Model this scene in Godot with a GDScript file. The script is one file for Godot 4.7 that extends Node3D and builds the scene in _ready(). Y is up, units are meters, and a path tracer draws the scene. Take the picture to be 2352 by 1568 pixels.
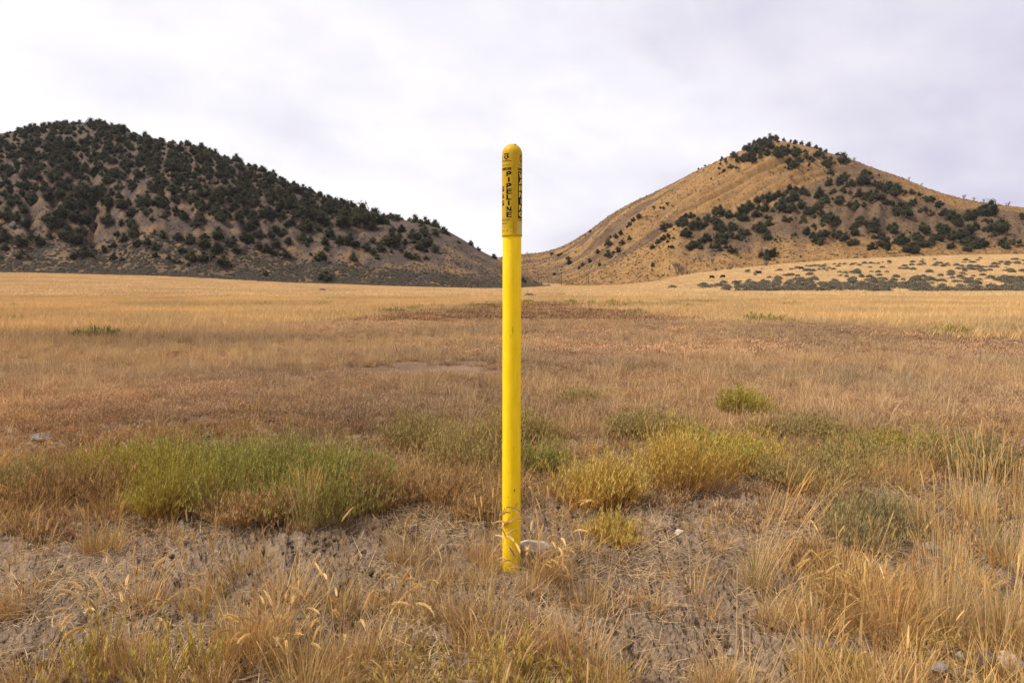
extends Node3D
# A yellow pipeline marker post in a dry valley; juniper hills behind. Units are metres, the camera looks along -Z.

const F := 1681.3            # lens: photo pixels (2352 wide) per unit of tangent
const EYE := 1.2
const PITCH := -4.49
var rng := RandomNumberGenerator.new()
var names := {}
var n_big := FastNoiseLite.new()
var n_mid := FastNoiseLite.new()
var n_fine := FastNoiseLite.new()
var n_rib := FastNoiseLite.new()
var M := {}

# ------------------------------------------------------------------ small helpers
class MB:
	var v := PackedVector3Array()
	var n := PackedVector3Array()
	var c := PackedColorArray()
	var i := PackedInt32Array()
	func strip(pts: PackedVector3Array, wid: PackedFloat32Array, side: Vector3, c0: Color, c1: Color) -> void:
		var k := pts.size()
		var b := v.size()
		var nor := side.cross(pts[k - 1] - pts[0]).normalized()
		for j in k:
			var t := float(j) / float(k - 1)
			var col := c0.lerp(c1, t)
			v.append(pts[j] - side * wid[j] * 0.5)
			v.append(pts[j] + side * wid[j] * 0.5)
			n.append(nor); n.append(nor)
			c.append(col); c.append(col)
			if j:
				var q := b + 2 * j
				i.append_array([q - 2, q, q - 1, q - 1, q, q + 1])
	func tri(a: Vector3, b: Vector3, d: Vector3, col: Color) -> void:
		var k := v.size()
		var nor := (d - a).cross(b - a).normalized()
		v.append(a); v.append(b); v.append(d)
		n.append(nor); n.append(nor); n.append(nor)
		c.append(col); c.append(col); c.append(col)
		i.append(k); i.append(k + 1); i.append(k + 2)
	func mesh() -> ArrayMesh:
		var a := []
		a.resize(Mesh.ARRAY_MAX)
		a[Mesh.ARRAY_VERTEX] = v
		a[Mesh.ARRAY_NORMAL] = n
		a[Mesh.ARRAY_COLOR] = c
		a[Mesh.ARRAY_INDEX] = i
		var m := ArrayMesh.new()
		m.add_surface_from_arrays(Mesh.PRIMITIVE_TRIANGLES, a)
		return m

func R(a: float, b: float) -> float:
	return rng.randf_range(a, b)

func numbered(called: String) -> String:
	var k: int = names.get(called, 0)
	names[called] = k + 1
	return called if k == 0 else "%s_%03d" % [called, k]

func tag(o: Node, label: String, category := "", group := "", kind := "") -> Node:
	if label: o.set_meta("label", label)
	if category: o.set_meta("category", category)
	if group: o.set_meta("group", group)
	if kind: o.set_meta("kind", kind)
	return o

func root_at(called: String, where: Vector3) -> Node3D:
	var o := Node3D.new()
	o.name = numbered(called)
	add_child(o, true)
	o.position = where
	return o

func put(m: Mesh, mat: Material, called: String, parent: Node = null) -> MeshInstance3D:
	var o := MeshInstance3D.new()
	o.mesh = m
	o.material_override = mat
	if parent:
		o.name = called
		parent.add_child(o, true)
	else:
		o.name = numbered(called)
		add_child(o, true)
	return o

func ray(px: float, py: float) -> Vector3:
	return Vector3((px - 1176.0) / F, (784.0 - py) / F, -1.0).normalized().rotated(Vector3.RIGHT, deg_to_rad(PITCH))

func tab(t: Array, x: float) -> float:      # smooth interpolation through [x, y] pairs
	var k := t.size()
	if x <= t[0][0]: return t[0][1]
	if x >= t[k - 1][0]: return t[k - 1][1]
	var j := 0
	while t[j + 1][0] < x: j += 1
	var p1: float = t[j][1]
	var p2: float = t[j + 1][1]
	var x1: float = t[j][0]
	var x2: float = t[j + 1][0]
	var m1: float = (p2 - t[j - 1][1]) / (x2 - t[j - 1][0]) if j > 0 else (p2 - p1) / (x2 - x1)
	var m2: float = (t[j + 2][1] - p1) / (t[j + 2][0] - x1) if j + 2 < k else (p2 - p1) / (x2 - x1)
	var h := x2 - x1
	var s := (x - x1) / h
	return p1 * (2 * s * s * s - 3 * s * s + 1) + m1 * h * (s * s * s - 2 * s * s + s) + p2 * (3 * s * s - 2 * s * s * s) + m2 * h * (s * s * s - s * s)

func lut(t: Array) -> PackedFloat32Array:   # the same, sampled once for azimuths -2000 .. 5000
	var out := PackedFloat32Array()
	out.resize(1401)
	for k in 1401: out[k] = tab(t, -2000.0 + 5.0 * k)
	return out

func at(l: PackedFloat32Array, x: float) -> float:
	var s := clampf((x + 2000.0) / 5.0, 0.0, 1399.0)
	var k := int(s)
	return lerpf(l[k], l[k + 1], s - k)

func az(x: float, d: float) -> float:       # azimuth of a point, in photo pixels from the left edge
	return 1176.0 + F * x / maxf(d, 0.5)

# ------------------------------------------------------------------ terrain
var foot_d: PackedFloat32Array
var foot_h: PackedFloat32Array
var start_d: PackedFloat32Array
var lefts := {}
var back := {}
var spur := {}

func terrain_tables() -> void:
	foot_d = lut([[-1200, 250], [0, 235], [600, 235], [900, 240], [1150, 245], [1260, 300], [1400, 320], [1600, 310], [2000, 300], [2352, 300], [3500, 320]])
	foot_h = lut([[-1200, 7.5], [0, 5.0], [300, 4.0], [600, 2.2], [900, 0.6], [1150, -0.2], [1260, 0.2], [1400, 0.5], [1500, 2.2], [1600, 6.0], [1800, 9.6], [2000, 12.0], [2352, 13.4], [3500, 16.0]])
	start_d = lut([[-1200, 45], [0, 55], [1000, 70], [1400, 110], [1700, 112], [2352, 114], [3500, 112]])
	lefts = hill([[-1200, 330], [-500, 330], [-100, 303], [0, 299], [60, 288], [130, 279], [215, 274], [270, 286], [330, 310], [400, 322], [450, 331], [500, 347], [560, 370], [640, 403], [720, 437], [800, 466], [880, 490], [960, 503], [1020, 520], [1060, 541], [1100, 566], [1150, 592], [1190, 615], [1230, 637], [1265, 655], [1320, 662], [1500, 668]],
		[[-1200, 430], [0, 420], [215, 410], [400, 375], [640, 340], [880, 315], [1060, 300], [1190, 292], [1265, 302], [1500, 304]], [[-1200, 250], [0, 232], [600, 232], [900, 236], [1100, 244], [1200, 262], [1265, 296], [1500, 300]], 7.0)
	back = hill([[700, 660], [1000, 620], [1100, 598], [1197, 584], [1251, 578], [1296, 563], [1341, 537], [1363, 522], [1401, 494], [1457, 462], [1504, 441], [1562, 412], [1619, 383], [1669, 361], [1726, 335], [1757, 325], [1788, 323], [1849, 334], [1911, 353], [1957, 367], [2011, 387], [2076, 409], [2136, 434], [2196, 452], [2256, 465], [2352, 477], [2700, 520], [3500, 590]],
		[[700, 660], [1197, 630], [1350, 585], [1500, 560], [1780, 540], [2000, 530], [2352, 540], [3500, 560]], [[700, 470], [1197, 440], [1290, 400], [1400, 340], [1600, 320], [2000, 315], [3500, 330]])
	spur = hill([[1100, 668], [1240, 660], [1290, 652], [1363, 623], [1420, 597], [1500, 551], [1562, 504], [1580, 496], [1644, 485], [1730, 465], [1816, 436], [1849, 426], [1908, 407], [1976, 408], [2052, 418], [2108, 441], [2168, 466], [2216, 483], [2276, 478], [2352, 490], [2700, 530], [3500, 600]],
		[[1100, 380], [1363, 375], [1562, 400], [1730, 415], [1908, 430], [2108, 420], [2352, 405], [3500, 400]], [[1100, 325], [1363, 316], [1562, 305], [2000, 298], [2352, 298], [3500, 310]])

func hill(crest: Array, cd: Array, fd: Array, drop := 0.0) -> Dictionary:
	# crest lines surveyed as bearings and heights of the skyline, each with its own distance; kept as bearing -> height, distance, foot distance
	var e := []
	for p in crest:
		var r := ray(p[0], p[1] + drop)
		e.append([1176.0 + F * r.x / -r.z, r.y / -r.z])
	var out := {"e": lut(e), "cd": lut(cd), "fd": lut(fd)}
	return out

func near_relief(x: float, d: float) -> float:
	var k := 1.0 - smoothstep(4.6, 10.0, d)
	var h := 0.05 * n_big.get_noise_2d(x * 6.0, d * 6.0) * smoothstep(1.0, 6.0, d + 2.0)
	if k > 0.0:
		var soft := n_mid.get_noise_2d(x * 55.0, d * 55.0)
		h += k * (0.042 * soft + 0.042 * n_fine.get_noise_2d(x * 130.0, d * 130.0) + 0.050 * absf(n_fine.get_noise_2d(x * 420.0 + 50.0, d * 420.0)) + 0.022 * n_fine.get_noise_2d(x * 850.0, d * 850.0 + 9.0) + 0.006 * n_mid.get_noise_2d(x * 1500.0, d * 1500.0))
	var r2 := (x + 0.0) * (x + 0.0) + (d - 3.03) * (d - 3.03)
	h *= 1.0 - 0.8 * exp(-r2 / 0.03)
	h -= 0.012 * exp(-r2 / 0.012)
	h += 0.020 * exp(-pow((sqrt(r2) - 0.075) / 0.028, 2.0)) * (0.7 + 0.8 * n_fine.get_noise_2d(x * 300.0, d * 300.0))
	var s2 := (x - 0.10) * (x - 0.10) + (d - 3.06) * (d - 3.06)
	h -= 0.05 * exp(-s2 / 0.006)
	return h

func ground_y(x: float, d: float) -> float:
	var h := near_relief(x, d) if d < 40.0 else 0.05 * n_big.get_noise_2d(x * 6.0, d * 6.0)
	if d > 40.0:
		var p := az(x, d)
		var s := at(start_d, p)
		var f := at(foot_d, p)
		var t := clampf((d - s) / (f - s), 0.0, 1.0)
		h += at(foot_h, p) * pow(t, 1.25 if p < 1500.0 else 1.25 - 0.25 * minf(1.0, (p - 1500.0) / 200.0)) + maxf(0.0, d - f) * 0.01 + 0.5 * t * n_big.get_noise_2d(x * 0.6, d * 0.6)
	return h

func rise(hl: Dictionary, x: float, d: float, p: float, kind: int) -> Vector2:   # (height, how far up the slope)
	var f := at(hl.fd, p)
	var c := at(hl.cd, p)
	var hc := EYE + at(hl.e, p) * c
	var t := (d - f) / (c - f)
	var g := ground_y(x, f)
	if t <= 0.0:
		return Vector2(ground_y(x, d) - minf(1.2, -t * 8.0), t)
	var amp := maxf(hc - g, 0.0)
	var h: float
	if t <= 1.0:
		h = g + (hc - g) * (0.62 * t + 0.38 * t * t * (3.0 - 2.0 * t))
		var w := clampf(t * 3.0, 0.0, 1.0) * clampf((1.0 - t) * 2.6, 0.0, 1.0)
		if kind == 0:
			var gully := exp(-pow((p - 215.0 - 90.0 * (0.6 - t)) / 55.0, 2.0)) * 0.09 + exp(-pow((p - 640.0 + 60.0 * t) / 40.0, 2.0)) * 0.04
			h += w * amp * (0.06 * n_rib.get_noise_2d(p * 0.9, t * 40.0) + 0.03 * n_mid.get_noise_2d(x * 1.4, d * 1.4) - gully)
		elif kind == 1:
			var s := 650.0 - amp * 3.6 * t + 0.42 * p
			h += w * amp * (0.07 * (1.0 - 2.0 * absf(n_rib.get_noise_2d(s * 1.5, p * 0.06))) - 0.02 + 0.02 * n_mid.get_noise_2d(x * 1.4, d * 1.4))
		else:
			h += w * amp * (0.07 * n_rib.get_noise_2d(p * 1.1 + 300.0, t * 50.0) + 0.03 * n_mid.get_noise_2d(x * 1.4, d * 1.4))
	else:
		h = hc - 0.34 * (sqrt((d - c) * (d - c) + 200.0) - 14.142)
	return Vector2(h, t)

func left_y(x: float, d: float) -> float:
	return rise(lefts, x, d, az(x, d), 0).x

func right_y(x: float, d: float) -> float:
	var p := az(x, d)
	return maxf(rise(back, x, d, p, 1).x, rise(spur, x, d, p, 2).x)

func land_y(x: float, d: float) -> float:
	return maxf(ground_y(x, d), maxf(left_y(x, d), right_y(x, d)))

func hit(px: float, py: float, which: int, d0: float, d1: float) -> Vector3:    # where the line of sight meets the land
	var r := ray(px, py)
	var a := r.x / -r.z
	var e := r.y / -r.z
	var best := d0
	var gap := 1e9
	var steps := 260
	for k in steps + 1:
		var d := d0 * pow(d1 / d0, float(k) / steps)
		var y := ground_y(a * d, d) if which == 0 else left_y(a * d, d) if which == 1 else right_y(a * d, d)
		var g := EYE + e * d - y
		if g <= 0.0:
			return Vector3(a * d, y, -d)
		if g / d < gap:
			gap = g / d
			best = d
	var y2 := ground_y(a * best, best) if which == 0 else left_y(a * best, best) if which == 1 else right_y(a * best, best)
	return Vector3(a * best, y2, -best)

var brown_edge: Array = [[-60, 14.0], [-30, 15.0], [-12.6, 18.0], [-7.5, 22.0], [-3.6, 33.0], [0, 46.0], [4, 40.0], [6.5, 27.0], [9, 23.0], [13.2, 19.5], [30, 17.0], [60, 16.0]]
func goldness(x: float, d: float) -> float:
	var b := tab(brown_edge, x)
	var w := d * (1.0 + 0.28 * n_big.get_noise_2d(x * 9.0, d * 4.0) + 0.20 * n_mid.get_noise_2d(x * 6.0, d * 3.0))
	var streak := exp(-pow((d - 42.0 - 4.0 * n_mid.get_noise_2d(x * 3.0, 5.0)) / 5.0, 2.0)) * smoothstep(-4.0, 0.0, x) * (1.0 - smoothstep(10.0, 17.0, x))
	return smoothstep(b * 0.72, b * 1.2, w) * (1.0 - 0.85 * streak)

func ground_color(x: float, d: float) -> Color:
	var a := n_mid.get_noise_2d(x * 14.0, d * 14.0)
	var b := n_fine.get_noise_2d(x * 60.0, d * 60.0)
	var soil := Color(0.195, 0.134, 0.088).lerp(Color(0.33, 0.242, 0.168), clampf(0.5 + a * 0.7 + b * 0.4, 0.0, 1.0))
	var brown := Color(0.27, 0.165, 0.10).lerp(Color(0.40, 0.26, 0.16), clampf(0.5 + a + b * 0.5, 0.0, 1.0))
	var far := n_big.get_noise_2d(x * 2.0, d * 4.0)
	var gold := Color(0.52, 0.34, 0.15).lerp(Color(0.62, 0.43, 0.22), clampf(0.5 + far * 0.9 + a * 0.4, 0.0, 1.0))
	brown = brown.lerp(Color(0.44, 0.30, 0.155), 0.7 * smoothstep(8.0, 12.0, d) * smoothstep(-0.18, -0.34, x / maxf(d, 0.5)))
	return soil.lerp(brown, smoothstep(3.7, 5.6, d) * 0.9).lerp(gold, goldness(x, d))

func sheet(cols: int, rows: int, place: Callable, paint: Callable) -> ArrayMesh:
	var v := PackedVector3Array()
	var c := PackedColorArray()
	var ix := PackedInt32Array()
	for r in rows:
		for k in cols:
			var p: Vector3 = place.call(float(k) / (cols - 1), float(r) / (rows - 1))
			v.append(p)
			c.append(paint.call(p))
			if r and k:
				var q := r * cols + k
				ix.append_array([q - cols - 1, q - 1, q - cols, q - cols, q - 1, q])
	var a := []
	a.resize(Mesh.ARRAY_MAX)
	a[Mesh.ARRAY_VERTEX] = v
	a[Mesh.ARRAY_COLOR] = c
	a[Mesh.ARRAY_INDEX] = ix
	var st := SurfaceTool.new()
	st.create_from_arrays(a)
	st.generate_normals()
	return st.commit()

# ------------------------------------------------------------------ materials
func noise_tex(freq: float, octaves: int, lo: Color, hi: Color, size := 512, seed_ := 1) -> ImageTexture:
	var f := FastNoiseLite.new()
	f.seed = seed_
	f.frequency = freq
	f.fractal_octaves = octaves
	var im := f.get_seamless_image(size, size)
	var out := Image.create(size, size, false, Image.FORMAT_RGB8)
	for y in size:
		for x in size:
			out.set_pixel(x, y, lo.lerp(hi, im.get_pixel(x, y).r))
	return ImageTexture.create_from_image(out)

func mat(color: Color, rough := 0.9, vertex := false) -> StandardMaterial3D:
	var m := StandardMaterial3D.new()
	m.albedo_color = color.linear_to_srgb()
	m.roughness = rough
	m.metallic_specular = 0.3
	m.vertex_color_use_as_albedo = vertex
	return m

func make_materials() -> void:
	var grain := noise_tex(0.03, 5, Color(0.62, 0.60, 0.58), Color(1, 1, 1), 512, 5)
	var bumps := noise_tex(0.04, 6, Color(0, 0, 0), Color(1, 1, 1), 512, 9)
	var g := mat(Color.WHITE, 0.95, true)
	g.albedo_texture = grain
	g.uv1_triplanar = true
	g.uv1_world_triplanar = true
	g.uv1_scale = Vector3(1.7, 1.7, 1.7)
	g.heightmap_enabled = true
	g.heightmap_texture = bumps
	g.heightmap_scale = 2.4
	M.ground = g
	var h := mat(Color.WHITE, 0.95, true)
	h.albedo_texture = grain
	h.uv1_triplanar = true
	h.uv1_world_triplanar = true
	h.uv1_scale = Vector3(0.07, 0.07, 0.07)
	h.heightmap_enabled = true
	h.heightmap_texture = bumps
	h.heightmap_scale = 60.0
	M.hill = h
	var b := mat(Color.WHITE, 0.85, true)
	b.backlight_enabled = true
	b.backlight = Color(0.55, 0.48, 0.33)
	M.blade = b
	M.leaf = mat(Color.WHITE, 0.9, true)
	M.wood = mat(Color(0.16, 0.12, 0.09), 0.95)
	M.pole_wood = mat(Color(0.12, 0.085, 0.06), 0.9)
	M.dark = mat(Color(0.02, 0.015, 0.012), 0.8)
	var s := mat(Color(1, 1, 1), 0.9, true)
	s.albedo_texture = noise_tex(0.02, 5, Color(0.6, 0.58, 0.56), Color(1, 1, 1), 256, 21)
	s.uv1_triplanar = true
	s.uv1_scale = Vector3(5, 5, 5)
	s.heightmap_enabled = true
	s.heightmap_texture = bumps
	s.heightmap_scale = 0.5
	M.stone = s
	var y := mat(Color.WHITE, 0.5)
	y.albedo_texture = pole_paint()
	M.yellow = y
	M.cow = mat(Color(0.018, 0.014, 0.012), 0.7)
	M.insulator = mat(Color(0.3, 0.3, 0.3), 0.3)

# ------------------------------------------------------------------ sky
func make_sky() -> Sky:
	var w := 1024
	var h := 512
	var im := Image.create(w, h, false, Image.FORMAT_RGBF)
	var big := FastNoiseLite.new()
	big.seed = 4
	big.frequency = 1.1
	big.fractal_octaves = 5
	var wisps := FastNoiseLite.new()
	wisps.seed = 12
	wisps.frequency = 2.6
	wisps.fractal_octaves = 6
	wisps.domain_warp_enabled = true
	wisps.domain_warp_amplitude = 0.3
	wisps.domain_warp_frequency = 1.5
	for y in h:
		var el := (0.5 - (y + 0.5) / h) * PI
		for x in w:
			var ang := (x + 0.5) / w * TAU      # 0 is straight ahead (-Z)
			var dir := Vector3(sin(ang) * cos(el), sin(el), -cos(ang) * cos(el))
			if el < -0.03:
				im.set_pixel(x, y, Color(0.36, 0.28, 0.2))
				continue
			var p := dir / (absf(dir.y) + 0.25)          # cloud deck: streaks run out towards the horizon
			var a := big.get_noise_3d(p.x * 0.8 - 0.3 * p.z, p.y, p.z * 0.8)
			var b := wisps.get_noise_3d(p.x * 0.9 + 0.5 * p.z, p.y, p.z * 0.7)
			var side := smoothstep(-0.55, 0.6, sin(ang))      # thinner, whiter deck towards the veiled sun in the west
			var thick := clampf(0.02 + 0.70 * side + 0.58 * a + 0.24 * b + 0.25 * smoothstep(0.30, 0.55, el), 0.0, 1.0)
			var c := Color(0.336, 0.331, 0.340).lerp(Color(0.212, 0.204, 0.252), thick)
			im.set_pixel(x, y, c)
	var pm := PanoramaSkyMaterial.new()
	pm.panorama = ImageTexture.create_from_image(im)
	var sky := Sky.new()
	sky.sky_material = pm
	return sky

# ------------------------------------------------------------------ plants
func pick(a: Color, b: Color) -> Color:
	var c := a.lerp(b, rng.randf())
	var k := R(0.8, 1.15)
	return Color(c.r * k, c.g * k, c.b * k)

func blade(mb: MB, base: Vector3, az_: float, lean: float, bend: float, h: float, w: float, c0: Color, c1: Color, segs := 4) -> Vector3:
	var out := Vector3(cos(az_), 0, sin(az_))
	var face := R(0, TAU)
	var side := Vector3(cos(face), 0, sin(face))
	var pts := PackedVector3Array([base])
	var wid := PackedFloat32Array([w])
	var p := base
	for k in segs:
		var t := float(k + 1) / segs
		var th := lean + bend * t * t
		p += (out * sin(th) + Vector3.UP * cos(th)) * (h / segs)
		pts.append(p)
		wid.append(w * (1.0 - 0.85 * t))
	mb.strip(pts, wid, side, c0, c1)
	return p

func tuft(mb: MB, n: int, r: float, h: float, lean: float, w: float, c0: Color, c1: Color, base := Vector3.ZERO) -> void:
	for k in n:
		var a := R(0, TAU)
		var q := r * sqrt(rng.randf())
		var col := pick(c0, c1)
		blade(mb, base + Vector3(cos(a) * q, -0.015, sin(a) * q), a + R(-0.9, 0.9), R(0.02, lean) * (0.35 + 0.65 * q / maxf(r, 0.001)), R(-0.2, 1.1), h * R(0.35, 1.0), w * R(0.6, 1.2), col * 0.85, col)

func seed_stem(mb: MB, heads: Array, base: Vector3, az_: float, lean: float, h: float, w: float, nod: float, hl: float, hw: float, c: Color, hc: Color) -> void:
	var out := Vector3(cos(az_), 0, sin(az_))
	var f := R(0, TAU)
	var side := Vector3(cos(f), 0, sin(f))
	var p := base
	var pts := PackedVector3Array([p])
	var wid := PackedFloat32Array([w])
	for k in 5:
		var t := (k + 1) / 5.0
		var th := lean + nod * 0.45 * t * t * t
		p += (out * sin(th) + Vector3.UP * cos(th)) * (h / 5.0)
		pts.append(p)
		wid.append(w * (1.0 - 0.4 * t))
	mb.strip(pts, wid, side, c, c)
	var hd := MB.new()
	heads.append(hd)
	var hp := PackedVector3Array([p])
	var hwid := PackedFloat32Array([hw * 0.2])
	var prof := [0.95, 1.0, 1.0, 0.9, 0.7, 0.2]
	for k in 6:
		var t := (k + 1) / 6.0
		var th := lean + nod * (0.45 + 0.75 * t)
		p += (out * sin(th) + Vector3.UP * cos(th)) * (hl / 6.0)
		hp.append(p)
		hwid.append(hw * prof[k] * 0.62)
	var axis := (hp[6] - hp[0]).normalized()
	var u := axis.cross(side if absf(axis.dot(side)) < 0.9 else Vector3.RIGHT).normalized()
	var ww := axis.cross(u)
	for k in 3:
		var s := u * cos(k * PI / 3.0) + ww * sin(k * PI / 3.0)
		hd.strip(hp, hwid, s, hc * 0.9, hc)
	for k in 46:                                   # bristles
		var t := rng.randf() * 5.4
		var j := int(t)
		var o := hp[j].lerp(hp[j + 1], t - j)
		var a := R(0, TAU)
		var d := u * cos(a) + ww * sin(a)
		var tip := o + (d * R(0.5, 0.9) + axis * R(0.5, 1.2)) * hw * 0.95
		var sd := d.cross(axis) * hw * 0.07
		hd.tri(o - sd, tip, o + sd, pick(hc, hc * 1.15))

func bushy(mb: MB, n: int, h: float, w: float, top: Color, low: Color, leaves: int, leaf: float, lw := 1.0, sw := 0.0022, wild := 0.5) -> void:   # many fine upright leafy stems from a few crowns
	var crowns := []
	var m := 3 + int(wild * 5.0)
	for k in m:
		var a := R(0, TAU)
		var q := sqrt(rng.randf()) * 0.40 * w
		crowns.append([Vector3(cos(a) * q, -0.01, sin(a) * q), R(0.55, 1.0) * (1.0 - 0.35 * q / (0.4 * w)), pick(Color.WHITE, Color(0.90, 0.90, 0.86))])
	for k in n:
		var cr: Array = crowns[k % m]
		var tone: Color = cr[2]
		var a := R(0, TAU)
		var q := sqrt(rng.randf())
		var base: Vector3 = cr[0] + Vector3(cos(a), 0, sin(a)) * q * w * 0.10
		var reach := w * R(0.12, 0.30)
		var hh: float = h * cr[1] * (R(0.4, 1.0) if rng.randf() < 0.85 else R(0.9, 1.25)) * (1.0 - 0.25 * q * q)
		var tip := base + Vector3(cos(a) * q * reach + R(-0.05, 0.05) * w, hh, sin(a) * q * reach + R(-0.05, 0.05) * w)
		var mid := base.lerp(tip, 0.5) + Vector3(cos(a), 0, sin(a)) * R(-0.02, 0.02) * w + Vector3.UP * h * 0.04
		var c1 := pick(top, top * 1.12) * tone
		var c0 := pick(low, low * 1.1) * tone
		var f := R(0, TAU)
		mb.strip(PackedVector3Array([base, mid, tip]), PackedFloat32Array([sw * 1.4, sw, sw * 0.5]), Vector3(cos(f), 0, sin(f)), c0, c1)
		for j in leaves:
			var t := R(0.2, 1.0)
			var o := base.lerp(mid, t * 2.0) if t < 0.5 else mid.lerp(tip, t * 2.0 - 1.0)
			var b := R(0, TAU)
			var dir := Vector3(cos(b) * 0.5, R(0.6, 1.5), sin(b) * 0.5).normalized() * leaf * R(0.6, 1.2)
			var sd := Vector3(-sin(b), 0, cos(b)) * leaf * 0.055 * lw
			mb.tri(o - sd, o + dir, o + sd, c0.lerp(c1, clampf(t * 1.5 - 0.25, 0.0, 1.0)) * R(0.85, 1.15))

func cover(called: String, m: Mesh, mtl: Material, xf: Array, cols: Array, label: String, category: String, group := "") -> void:
	if xf.is_empty(): return
	var mm := MultiMesh.new()
	mm.transform_format = MultiMesh.TRANSFORM_3D
	mm.use_colors = true
	mm.mesh = m
	mm.instance_count = xf.size()
	for k in xf.size():
		mm.set_instance_transform(k, xf[k])
		mm.set_instance_color(k, cols[k])
	var o := MultiMeshInstance3D.new()
	o.multimesh = mm
	o.material_override = mtl
	o.name = numbered(called)
	add_child(o, true)
	tag(o, label, category, group, "stuff")

func spot(x: float, d: float, s: float, sy := 1.0, sink := 0.0) -> Transform3D:
	return Transform3D(Basis(Vector3.UP, R(0, TAU)).scaled(Vector3(s, s * sy, s)), Vector3(x, ground_y(x, d) - sink, -d))

func tint(k := 0.18) -> Color:
	var g := R(1.0 - k, 1.0 + k)
	return Color(g * R(0.95, 1.05), g, g * R(0.93, 1.07))

func scatter(called: String, meshes: Array, n: int, d0: float, d1: float, s0: float, s1: float, chance: Callable, label: String, category: String, tone := 0.18, power := 2.0) -> void:
	# n plants spread evenly over the ground between the distances d0 and d1, thinned by chance(x, d)
	var xs := []
	var cs := []
	for k in meshes.size():
		xs.append([])
		cs.append([])
	for k in n:
		var d := pow(lerpf(pow(d0, power), pow(d1, power), rng.randf()), 1.0 / power)
		var x := R(-1, 1) * (0.80 * d + 1.2)
		var free := 1.0
		if d < 5.2:                                     # the green clump and the two yellow bushes crowd out the rest
			free -= 0.9 * exp(-pow((x + 1.42) / 0.75, 4.0) - pow((d - 4.15) / 0.55, 4.0))
			free -= 0.8 * exp(-pow((x - 0.45) / 0.27, 4.0) - pow((d - 3.95) / 0.27, 4.0))
			free -= 0.8 * exp(-pow((x - 1.05) / 0.42, 4.0) - pow((d - 4.3) / 0.4, 4.0))
		if rng.randf() > chance.call(x, d) * free: continue
		var j := rng.randi() % meshes.size()
		xs[j].append(spot(x, d, R(s0, s1), R(0.75, 1.2)))
		var pn := n_big.get_noise_2d(x * 7.0 + 40.0, d * 9.0)
		var pm := n_mid.get_noise_2d(x * 4.0, d * 5.0 + 70.0)
		var pc := tint(tone) * (1.0 + 0.28 * pn + 0.18 * pm)
		cs[j].append(Color(pc.r * (1.0 + 0.05 * pm), pc.g, pc.b * (1.0 - 0.12 * pm)))
	for j in meshes.size():
		cover(called, meshes[j], M.blade, xs[j], cs[j], label, category, label if meshes.size() > 1 else "")

# ------------------------------------------------------------------ stones
func rock_mesh(sx: float, sy: float, sz: float, rough: float, col: Color, cuts := 7, detail := 12, crisp := false) -> ArrayMesh:
	var planes := []
	for k in cuts:
		planes.append([Vector3(R(-1, 1), R(-0.5, 1), R(-1, 1)).normalized(), R(0.5, 0.82)])
	var o := Vector3(R(0, 90), R(0, 90), R(0, 90))
	var v := PackedVector3Array()
	var c := PackedColorArray()
	var ix := PackedInt32Array()
	for r in detail + 1:
		for k in detail * 2:
			var th := PI * r / detail
			var ph := PI * k / detail
			var u := Vector3(sin(th) * cos(ph), cos(th), sin(th) * sin(ph))
			var rad := 1.0
			for pl in planes:
				var dt: float = u.dot(pl[0])
				if dt > 0.01: rad = minf(rad, pl[1] / dt)
			rad *= 1.0 + rough * n_mid.get_noise_3d((u.x + o.x) * 60.0, (u.y + o.y) * 60.0, (u.z + o.z) * 60.0)
			v.append(Vector3(u.x * sx, u.y * sy, u.z * sz) * rad * 0.5)
			var g := 1.0 + 0.25 * n_fine.get_noise_3d((u.x + o.x) * 50.0, u.y * 50.0, u.z * 50.0)
			c.append(Color(col.r * g, col.g * g, col.b * g))
			if r < detail:
				var a := r * detail * 2 + k
				var b := r * detail * 2 + (k + 1) % (detail * 2)
				ix.append_array([a, b, a + detail * 2, b, b + detail * 2, a + detail * 2])
	var st := SurfaceTool.new()
	if crisp:                                    # broken faces keep their own normals
		st.begin(Mesh.PRIMITIVE_TRIANGLES)
		for k in ix:
			st.set_smooth_group(-1)
			st.set_color(c[k])
			st.add_vertex(v[k])
		st.generate_normals()
		return st.commit()
	var arr := []
	arr.resize(Mesh.ARRAY_MAX)
	arr[Mesh.ARRAY_VERTEX] = v
	arr[Mesh.ARRAY_COLOR] = c
	arr[Mesh.ARRAY_INDEX] = ix
	st.create_from_arrays(arr)
	st.generate_normals()
	return st.commit()

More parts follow.
